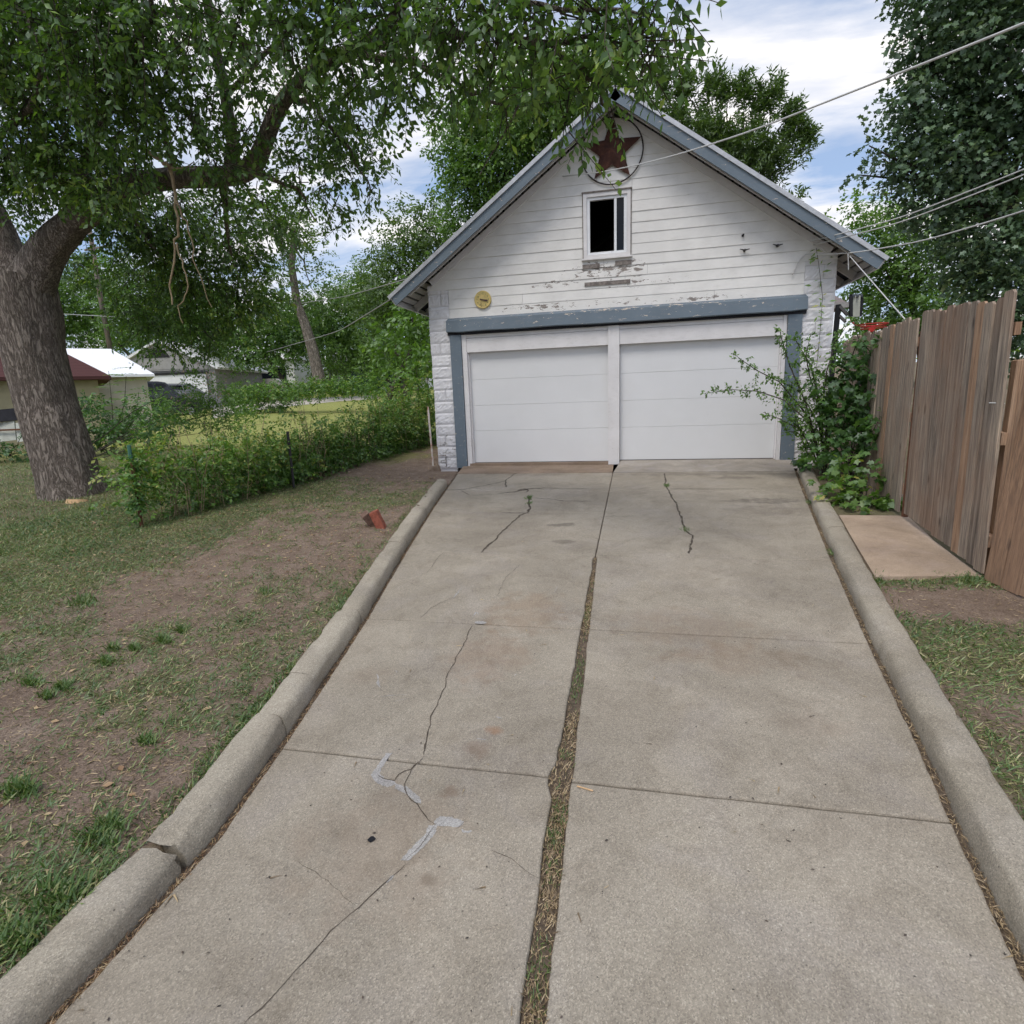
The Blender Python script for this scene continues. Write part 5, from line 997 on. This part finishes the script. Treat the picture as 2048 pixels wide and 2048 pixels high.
for k in range(8): wm.tube([(-5.48,5.7,slope(5.7)+.1+k*.14), (-4.33,12.7,slope(12.7)+.1+k*.14)], .0018, 4, False)
wm.build('fence_wire', M['rust'], hd)
pb = D_(270,1010,5.6); pt = D_(243,840,5.6)
po = empty('fence_post', (pb[0], 5.6, slope(5.6)), 'thin rusty post with green painted tip at the near end of the hedge', 'post')
MB().tube([pb-np.array([0,0,.05]), pb*.15+pt*.85], .019, 6).build('post_shaft', M['rust'], po); MB().tube([pb*.15+pt*.85, pt], .021, 6).build('post_tip', M['green'], po)
lv = [(pb*(1-t_)+pt*t_+rng.normal(size=3)*.03, .075, 1.1, .2, 1.2) for t_ in np.linspace(.25,.85,9)]; vo = empty('vine', (pb[0]+.02, 5.58, slope(5.6)), 'leafy vine wound round the thin post at the end of the hedge', 'vine')
foliage('foliage', lv, M['leafvine'], .06, 1.2, 'ovate', vo, 43, spray=4, L=.06)
p2 = D_(570,960,7.9); p2t = D_(566,820,7.9); ps2 = MB().tube([(p2[0], 7.75, slope(7.75)), (p2[0]-.0, 7.75, slope(7.75)+.95)], .02, 6).build('fence_post', M['iron']); tag(ps2, 'dark steel post standing in the middle of the hedge', 'post')
def shrub(name, label, base, cl, mat, size, dens, tp='ovate', seed=50, cat='shrub', stem='twig', sr=.012, **kw):
    cs = [(*pxclump(*c[:4]), *(c[4:])) for c in cl]; root = empty(name, tuple(base), label, cat); foliage('foliage', cs, M[mat], size, dens, tp, root, seed, **kw)
    mb = MB(); branches(mb, np.array(base), [c[0] for c in cs], sr, .003, 5, .06, .02); mb.build('stems', M[stem], root, True); return root
rb = on_ground(400*K, 800*K); shrub('rose_bush', 'rounded bush dotted with small pink flowers beyond the hedge', (rb[0]*.72, 9.6, slope(9.6)), [(390,740,48,9.6,.7,.05),(350,770,40,9.4,.7,.05),(430,770,34,9.6,.7,.1),(400,800,40,9.5,.6,.05),(370,700,18,9.6,.5,.1)], 'leafmid', .05, .8, seed=51)
foliage('blossom', [(*pxclump(395,735,52,9.55), .02, 0),(*pxclump(350,760,40,9.4), .02, 0),(*pxclump(385,700,25,9.5), .03, 0)], M['petal'], .045, 1.0, 'ovate', bpy.data.objects['rose_bush'], 52, spray=3, L=.04)
def sapling(label, stems, y, seed, leaf=.15, mat='leafmid', n=9, base=None, name='sapling'):
    b0 = D_(*stems[0][0], y); root = empty(name, (b0[0], y, slope(y)), label, 'sapling'); mb = MB(); parts = []; gg = np.random.default_rng(seed)
    for st in stems:
        P = [D_(a, b_, y+gg.normal()*.1) for a, b_ in st]; mb.tube(P, [.014*(1-.7*i/(len(P)-1)) for i in range(len(P))], 5, False)
        P = np.array(P); d = np.concatenate([[0], np.cumsum(np.linalg.norm(np.diff(P, axis=0), axis=1))])
        for s_ in np.linspace(d[-1]*.35, d[-1], n):
            o = np.array([np.interp(s_, d, P[:, k]) for k in range(3)]); a = gg.random()*6.28
            dv = np.array([math.cos(a), math.sin(a)*.8, .35]); Ll = .45+.2*gg.random(); m_ = 13
            tt = np.linspace(.2, 1, m_); q = o+dv*Ll*tt[:, None]; q[:, 2] -= .25*(tt**2)*Ll; sd_ = norm(np.cross(dv, (0,0,1))); sg = np.where(np.arange(m_) % 2, 1, -1)[:, None]
            ax = norm(sd_*sg+dv*.45+np.array([0,0,-.25])); nn = norm(np.tile([0,0,1.], (m_,1))+gg.normal(size=(m_,3))*.2); parts.append(leaves(q, ax, nn, leaf*(.7+.4*gg.random(m_)), 'lance', np.clip(.4+.5*gg.random(m_), 0, 1)))
    mb.build('stem', M['twig'], root, True); V, Fc, R = join(parts); np_mesh('leaf_fronds', V, Fc, M[mat], root, {'rnd': R})
sapling('tall sapling with long feathered leaves in front of the tan shed wall', [[(215,840),(212,770),(205,700)],[(215,830),(235,760),(238,710)],[(220,840),(255,790),(262,740)]], 11.5, 61, .13)
sapling('bright sapling with drooping leaf fronds at the garage end of the hedge', [[(790,810),(790,740),(785,690)],[(780,810),(765,750),(750,715)],[(800,800),(808,740),(805,685)]], 12.6, 62, .12, 'leafyel')
shrub('dark_shrub', 'dark leafy shrub at the foot of the tan shed, right of the trunk', tuple(D_(190,850,11.6)), [(190,800,38,11.6,1,0),(165,760,24,11.8,1,0),(225,815,30,11.4,1,.05),(250,790,30,11.2,.9,.1),(280,770,28,11,.8,.15),(170,830,26,11.4,1,-.1),(310,790,30,10.6,.8,.15),(290,820,34,9.5,.9,.1)], 'leafvine', .09, 1.1, seed=53, spray=7, L=.25)
shrub('scrap_shrub', 'dark weedy growth and sticks piled below the shed at the left edge', tuple(D_(20,860,10.6)), [(0,850,20,10.6,1,-.1),(30,852,18,10.6,.9,-.1),(45,815,8,10.6,.7,0),(-30,850,20,10.6,1,0),(60,855,14,10.6,.9,-.1)], 'leafvine', .08, 1.0, seed=54, spray=7, L=.2)
fh = empty('clipped_hedge', (-13.5, 22.5, slope(22.5)), 'low clipped hedge across the far side of the sunlit lawn', 'hedge')
foliage('foliage', [(*pxclump(440+i*16, 742-(i*.9), 19, 24-i*.15), 1, .12, .9) for i in range(18)]+[(*pxclump(440+i*20, 770-i*1.4, 17, 23.5), .8, -.05, .9) for i in range(6)], M['leafhedge'], .1, 1.2, 'ovate', fh, 55, spray=7, L=.25)
shrub('leafy_bush', 'spreading light green bush on the lawn left of the clipped hedge', tuple(D_(330,800,14)), [(310,760,24,15,.8,.1),(455,770,24,14,.8,.1),(480,790,20,13,.7,.1),(560,745,16,22,.8,.1)], 'leafyel', .08, .9, seed=56)
shrub('weed_bush', 'small yellow-leaved bush at the right end of the clipped hedge', tuple(D_(740,760,20)), [(735,750,22,20,.8,.1),(700,745,20,20,.8,0),(760,770,20,17,.8,.1)], 'leafyel', .09, .9, seed=57)

# right-hand corner by the door
sb = np.array([2.93, 8.55, slope(8.55)+.05])
shr = empty('leafy_shrub', tuple(sb), 'open twiggy shrub with small oval leaves reaching across the right garage door', 'shrub'); sm = MB(); parts = []
ST = [[(1555,870),(1530,800),(1480,755),(1430,738),(1380,735),(1330,742)],[(1555,870),(1520,780),(1470,720),(1430,700),(1400,680),(1385,668)],[(1555,870),(1520,760),(1490,690),(1475,640),(1470,618)],[(1560,870),(1545,760),(1530,690),(1500,640),(1480,640)],[(1560,870),(1550,780),(1560,700),(1575,650),(1600,610)],
      [(1560,870),(1510,810),(1470,790),(1440,778)],[(1560,880),(1530,830),(1500,815),(1478,812)],[(1565,870),(1560,780),(1530,720),(1520,670),(1530,630)],[(1560,870),(1570,760),(1600,690),(1620,640),(1610,600)],[(1560,870),(1520,850),(1500,780),(1480,740)],[(1560,870),(1545,800),(1510,740),(1450,705)],[(1570,870),(1600,780),(1650,700),(1680,650)],[(1560,880),(1540,850),(1510,840)]]
gg = np.random.default_rng(5)
for st in ST:
    P = [sb]+[D_(a, b_, 8.5+gg.normal()*.12) for a, b_ in st[1:]]; P = np.array(P); d = np.concatenate([[0], np.cumsum(np.linalg.norm(np.diff(P, axis=0), axis=1))]); sm.tube(list(P), [.013*(1-.8*i/(len(P)-1)) for i in range(len(P))], 6, False)
    for s_ in np.arange(d[-1]*.25, d[-1], .035):
        o = np.array([np.interp(s_, d, P[:, k]) for k in range(3)]); k_ = (1-s_/d[-1])*.18+.03
        m_ = 9; side = norm(gg.normal(size=3)); q = o+side*np.linspace(.01, k_*1.6, m_)[:, None]+gg.normal(size=(m_,3))*.012
        ax = norm(gg.normal(size=(m_,3))*.7+side+np.array([0,0,-.2])); nn = norm(gg.normal(size=(m_,3))*.6+np.array([0,-.3,1])); parts.append(leaves(q, ax, nn, .052*(.6+.6*gg.random(m_)), 'ovate', np.clip(gg.random(m_)*.7+.1, 0, 1)))
sm.build('stems', M['twig'], shr, True); V, Fc, R = join(parts); np_mesh('foliage', V, Fc, M['leafmid'], shr, {'rnd': R})
shrub('vine_thicket', 'dense dark vine thicket with lobed leaves heaped against the rear fence', (3.15, 8.2, slope(8.2)), [(1600,720,40,8.4,1,0),(1640,690,40,8.2,1,-.05),(1590,780,42,8.2,1,-.1),(1640,760,46,8.0,1,-.1),(1600,840,40,7.8,1,-.1),(1650,820,36,7.7,1,0),(1570,820,26,8.0,.9,0),(1560,740,26,8.5,.8,0),(1670,720,20,7.8,.8,.1),(1665,780,18,7.4,.9,.3),(1670,660,14,7.8,.7,.1),(1600,660,22,8.6,.7,.05),(1550,860,20,8.2,.8,0)], 'leafvine', .085, 1.15, 'lobed', seed=58, cat='vine', spray=6, L=.2)
shrub('broadleaf_weed', 'low yellow green leafy weeds beside the kerb at the end of the pad', (2.85, 6.9, slope(6.9)+.05), [(1570,905,24,7.1,1,.1),(1600,885,24,7.2,1,.2),(1640,895,26,7.1,1,.1),(1600,930,28,6.9,1,.15),(1650,940,30,6.8,1,.1),(1690,935,22,6.7,.9,.1),(1570,945,18,6.8,.9,.35),(1620,962,20,6.6,.9,.2),(1665,965,16,6.6,.8,.2),(1600,860,16,7.3,.8,.2)], 'leafyel', .085, 1.0, 'lobed', seed=59, cat='weeds', spray=5, L=.14)
shrub('broadleaf_weed', 'small dark leaved sprig hanging over the corner of the apron at the blue jamb', (2.8, 8.9, slope(8.9)+.03), [(1515,868,14,8.9,.9,-.1),(1535,875,14,8.8,.9,-.1)], 'leafvine', .13, 1.0, 'ovate', seed=60, cat='weeds', spray=4, L=.1)
wv_ = empty('climbing_vine', (3.1, 9.95, 0), 'thin single vine climbing the right white block pilaster', 'vine'); P = [D_(1536,760,9.93), D_(1540,700,9.93), D_(1548,620,9.93), D_(1552,560,9.93), D_(1545,500,9.93), D_(1540,468,9.93)]
MB().tube(P, .004, 5).build('stem', M['twig'], wv_); P = np.array(P); d = np.linspace(0, 5, 60); q = np.stack([np.interp(d, range(6), P[:, k]) for k in range(3)], -1)+gg.normal(size=(60,3))*np.array([.05,.02,.02])
V, Fc, R = leaves(q, norm(gg.normal(size=(60,3))*np.array([1,.3,.5])), norm(gg.normal(size=(60,3))*.5+np.array([0,-.9,.6])), .1*(.6+.6*gg.random(60)), 'lance', .5+.5*gg.random(60)); np_mesh('foliage', V, Fc, M['leafyel'], wv_, {'rnd': R})

# ------------------------------------------------------------------ bricks beside the kerb
def brick(label, p, rz, rx, ry, mat):
    o = MB().box(-.11,.11,-.055,.055,-.045,.045,.004).build('brick', mat); o.location = p; o.rotation_euler = (rx, ry, rz); tag(o, label, 'brick')
bk = on_ground(757, 1055, .08); z_ = zg(bk[0]-.1, bk[1])
brick('clean red brick standing on end beside the left kerb', (bk[0]-.0, bk[1], z_+.085), .35, .12, 1.2, M['brickr'])
brick('dirty dark brick leaning behind the red brick beside the left kerb', (bk[0]-.13, bk[1]+.07, z_+.06), .9, .2, .95, M['brickd'])

# ------------------------------------------------------------------ turf blades, clippings, litter
def scatter_ground(name, n, region, keep, lenr, tp, mat, lay, cat, label, seed, rndf=None, zoff=0.0, width=1.0, parent=None, powy=2.0):
    gg = np.random.default_rng(seed); x0, x1, y0, y1 = region
    y = y0+(y1-y0)*gg.random(n)**powy; x = x0+(x1-x0)*gg.random(n); p = keep(x, y); k = gg.random(n) < p; x, y = x[k], y[k]; m_ = len(x)
    z = S*(np.clip(y, -30, 60)-9.8)+ground_off(x, y)+zoff
    a = gg.random(m_)*6.28; tilt = lay[0]+(lay[1]-lay[0])*gg.random(m_); ax = np.stack([np.cos(a)*np.cos(tilt), np.sin(a)*np.cos(tilt), np.sin(tilt)], -1)
    nn = norm(np.stack([-np.cos(a)*np.sin(tilt), -np.sin(a)*np.sin(tilt), np.cos(tilt)], -1)+gg.normal(size=(m_,3))*.3)
    r = gg.random(m_) if rndf is None else np.clip(rndf(x, y, gg.random(m_)), 0, 1); s_ = lenr[0]+(lenr[1]-lenr[0])*gg.random(m_)
    V, Fc, R = leaves(np.stack([x, y, z], -1), ax, nn, s_, tp, r); o = np_mesh(name, V, Fc, M[mat], parent, {'rnd': R}); o['kind'] = 'stuff'
    if cat: tag(o, label, cat)
    return o
outL = lambda x, y: (x < np.interp(y, LY, KLX)-.165).astype(float)
gr = lambda x, y: outL(x, y)*np.clip(grass_amount(x, y)*1.0+.1*(vnoise(x,y,14,9)>.5)+.1*(vnoise(x, y, 9, 2) > .62), 0, 1)
tone = lambda x, y, r: r*.62+.34*(vnoise(x, y, 2.2, 6)-.3)+.25*(r > .9)
scatter_ground('grass', 300000, (-7.5,-1.2,.4,8.6), gr, (.018,.052), 'blade', 'grass', (.05,.9), 'grass', 'patchy short lawn grass left of the driveway', 71, tone)
scatter_ground('grass', 60000, (-14,-5.2,4.5,13), lambda x, y: outL(x, y)*np.clip(grass_amount(x, y), 0, 1), (.03,.07), 'blade', 'grass', (.3,1.2), 'grass', 'closed lawn grass round the foot of the big tree', 72, tone, powy=1.2)
scatter_ground('grass', 40000, (1.6,3.4,.8,4.75), lambda x, y: (x > np.interp(y, RY, KRX)+.165)*np.clip(grass_amount(x, y)*1.3, 0, 1)*1.0, (.02,.055), 'blade', 'grass', (.1,.8), 'grass', 'mown grass beyond the right kerb', 73, tone, powy=1.3)
# taller tufts
gt = np.random.default_rng(9); parts = []
for (u, v, r, n_, hh) in ((190,1590,40,260,.05),(130,1700,70,420,.055),(40,1780,60,300,.055),(215,1560,24,160,.05),(310,1215,10,160,.05),(255,1230,9,140,.05),(345,1195,9,120,.05),(200,1255,12,150,.05),(120,1300,14,200,.05),(60,1290,14,160,.05),(90,1315,12,120,.05),(160,1140,22,260,.05),(40,1500,25,300,.06),(280,1400,15,120,.05),(215,1230,10,100,.05),(500,1120,14,120,.04),(560,1260,14,120,.05),(1650,1095,14,160,.05),(1830,1100,20,160,.05)):
    for i in range(n_):
        p = on_ground((u+gt.normal()*r*.6)*K, (v+gt.normal()*r*.3)*K, .07)
        if p[0] < 0 and p[0] > np.interp(p[1], LY, KLX)-.175: continue
        if p[0] > 0 and p[0] < np.interp(p[1], RY, KRX)+.175: continue
        parts.append((p[0], p[1], zg(p[0], p[1]), hh))
A_ = np.array(parts); m_ = len(A_); a = gt.random(m_)*6.28; tl = .5+gt.random(m_)*.8; ax = np.stack([np.cos(a)*np.cos(tl), np.sin(a)*np.cos(tl), np.sin(tl)], -1)
V, Fc, R = leaves(A_[:, :3], ax, norm(np.stack([-np.cos(a), -np.sin(a), np.full(m_, .4)], -1)), A_[:, 3]*(.6+.7*gt.random(m_)), 'blade', .2+.5*gt.random(m_)**1.5); tf = np_mesh('grass_tufts', V, Fc, M['grass'], None, {'rnd': R}); tag(tf, 'fresh green grass tufts standing in the worn lawn', 'grass', kind='stuff')
scatter_ground('clippings', 90000, (-7,-1.2,.4,9.2), lambda x, y: outL(x, y)*np.clip(.35+.6*vnoise(x, y, 1.9, 5), 0, 1), (.01,.042), 'blade', 'straw', (-.05,.15), 'clippings', 'dry straw coloured clippings strewn over the worn lawn', 74, zoff=.006)
scatter_ground('clippings', 9000, (1.6,3.4,.8,4.75), lambda x, y: (x > np.interp(y, RY, KRX)+.165)*.8, (.01,.035), 'blade', 'straw', (-.05,.15), 'clippings', 'dry clippings over the grass beyond the right kerb', 75, zoff=.008, powy=1.2)
scatter_ground('leaf_litter', 3600, (-7,-1.3,.5,12), lambda x, y: outL(x, y)*(.3+.7*(y > 4)), (.015,.05), 'ovate', 'litter', (-.1,.3), 'leaves', 'small dead leaves scattered over the bare earth by the hedge', 76, zoff=.01, powy=1.1)
def strip_litter(name, fa, fb, y0, y1, n, lenr, mat, seed, zoff, label, dens=None, rnd=(0,1), tp='blade', lay=(-.1,.5)):
    gg = np.random.default_rng(seed); y = y0+(y1-y0)*gg.random(n)**1.6; 
    if dens: k = gg.random(n) < dens(y); y = y[k]
    n = len(y); a_, b_ = fa(y), fb(y); x = a_+(b_-a_)*gg.random(n); z = S*(y-9.8)+zoff+gg.random(n)*.006
    a = gg.random(n)*6.28; tl = lay[0]+(lay[1]-lay[0])*gg.random(n); ax = np.stack([np.cos(a)*np.cos(tl)*.5, np.sin(a)*np.cos(tl), np.sin(tl)], -1); nn = norm(np.array([0,0,1.])+gg.normal(size=(n,3))*.4)
    V, Fc, R = leaves(np.stack([x, y, z], -1), ax, nn, lenr[0]+(lenr[1]-lenr[0])*gg.random(n), tp, rnd[0]+(rnd[1]-rnd[0])*gg.random(n)); o = np_mesh(name, V, Fc, M[mat], None, {'rnd': R}); return tag(o, label, 'debris', kind='stuff')
dn = lambda y: np.clip(vnoise(y, 0*y, 3.4, 4)*2.2-.55, .05, 1)
strip_litter('seam_clippings', lambda y: fcl(y)+.004, lambda y: fcr(y)-.004, .8, 5.15, 8500, (.01,.035), 'straw', 81, -.012, 'dry clippings lying in the open seam down the middle of the drive', dn)
strip_litter('seam_grass', lambda y: fcl(y)+.006, lambda y: fcr(y)-.006, .8, 4.6, 4200, (.015,.032), 'grass', 82, -.018, 'short green grass growing in the middle seam', lambda y: np.clip(1-abs(y-1.95)/.13, 0, 1)+.45*(vnoise(y, 0*y, 5, 7) > .55)+.08, (.1,.6), 'blade', (.3,1.2))
strip_litter('kerb_litter', lambda y: fl(y)-.03, lambda y: fl(y)+.004, .9, 8.6, 4200, (.008,.03), 'litter', 83, -.012, 'dead leaves and clippings packed along the left kerb', lambda y: .35+.65*vnoise(y, 0*y, 4, 9))
strip_litter('kerb_litter', lambda y: fr(y)-.006, lambda y: fr(y)+.032, .9, 9.2, 5200, (.008,.032), 'straw', 84, -.010, 'clippings and dead leaves packed along the right kerb', lambda y: .35+.65*vnoise(y, 0*y, 4, 12))
strip_litter('edge_grass', lambda y: np.interp(y, LY, KLX)-.25, lambda y: np.interp(y, LY, KLX)-.168, .5, 8.2, 5200, (.025,.065), 'grass', 86, .05, 'grass hanging against the outer edge of the left kerb', lambda y: .25+.75*(vnoise(y, 0*y, 1.7, 15) > .4), (0,.7), 'blade', (.1,1.0))
strip_litter('edge_grass', lambda y: np.interp(y, RY, KRX)+.168, lambda y: np.interp(y, RY, KRX)+.25, .5, 4.5, 2600, (.025,.065), 'grass', 87, .055, 'grass hanging against the outer edge of the right kerb', lambda y: .3+.7*(vnoise(y, 0*y, 1.7, 16) > .4), (0,.8), 'blade', (.1,1.0))
gcr = np.random.default_rng(77); cp = []
for tr, p, n_ in ((cr4,(1478,310),60),(cr5,(590,232),70),(cr5,(715,520),30),(cr5,(1660,670),60),(cr5,(1510,340),60),(cr4,(1475,345),30)):
    q = on_ground(*tr(p)); cp += [(q[0]+gcr.normal()*.018, q[1]+gcr.normal()*.05) for _ in range(n_)]
cp = np.array(cp); n = len(cp); a = gcr.random(n)*6.28
V, Fc, R = leaves(np.stack([cp[:, 0], cp[:, 1], S*(cp[:, 1]-9.8)], -1), np.stack([np.cos(a), np.sin(a), .5+gcr.random(n)], -1), norm(gcr.normal(size=(n,3))), .03+.03*gcr.random(n), 'blade', .2+.4*gcr.random(n)); tag(np_mesh('crack_weeds', V, Fc, M['grass'], None, {'rnd': R}), 'tiny green weeds sprouting from the driveway cracks', 'weeds', kind='stuff')
# specks, twigs and seeds on the slabs
gg = np.random.default_rng(90); n = 420; y = .9+8*gg.random(n)**1.5; x = fl(y)+(fr(y)-fl(y))*gg.random(n); k = (x < fcl(y)-.02) | (x > fcr(y)+.02); x, y = x[k], y[k]; n = len(x)
V, Fc, R = leaves(np.stack([x, y, S*(y-9.8)+.0035], -1), norm(np.stack([gg.normal(size=n), gg.normal(size=n), 0*y], -1)), np.tile([0,0,1.], (n,1))+gg.normal(size=(n,3))*.15, .006+.012*gg.random(n)**2, 'ovate', gg.random(n)); tag(np_mesh('specks', V, Fc, M['debris'], None, {'rnd': R}), 'small dark specks and seeds lying on the concrete slabs', 'debris', kind='stuff')
n = 70; y = 1+6*gg.random(n)**1.4; x = fl(y)+(fr(y)-fl(y))*gg.random(n); V, Fc, R = leaves(np.stack([x, y, S*(y-9.8)+.004], -1), norm(np.stack([gg.normal(size=n), gg.normal(size=n), 0*y], -1)), np.tile([0,0,1.], (n,1)), .02+.035*gg.random(n), 'blade', gg.random(n)); tag(np_mesh('stray_clippings', V, Fc, M['straw'], None, {'rnd': R}), 'a few stray dry grass stalks lying on the slabs', 'debris', kind='stuff')
sk = on_ground(1170, 1578); o = MB().beam((sk[0]-.035, sk[1]+.008, slope(sk[1])+.004), (sk[0]+.035, sk[1]-.012, slope(sk[1])+.005), .006, .003).build('wood_stick', M['cutwood']); tag(o, 'pale flat stick lying on the right slab near the joint', 'stick')
sk = on_ground(743, 1680); o = MB().add([(sk[0]+.013*math.cos(a)*(1+.3*math.sin(2*a+1)), sk[1]+.016*math.sin(a), slope(sk[1])+.004+.002*math.cos(3*a)) for a in np.linspace(0, 6.28, 12)[:-1]], [tuple(range(11))]).build('dead_leaf', M['black']); tag(o, 'single black curled leaf on the left slab', 'leaf')
scn.cycles.adaptive_threshold = 0.03; scn.cycles.use_denoising = True; scn.cycles.max_bounces = 4; scn.cycles.diffuse_bounces = 3; scn.cycles.glossy_bounces = 2; scn.cycles.transmission_bounces = 3
scn.render.resolution_x = scn.render.resolution_y = 1024

print('LEAVES', sum(NL), 'tris', sum(len(o.data.loops)-2*len(o.data.polygons) for o in bpy.data.objects if o.type == 'MESH'))
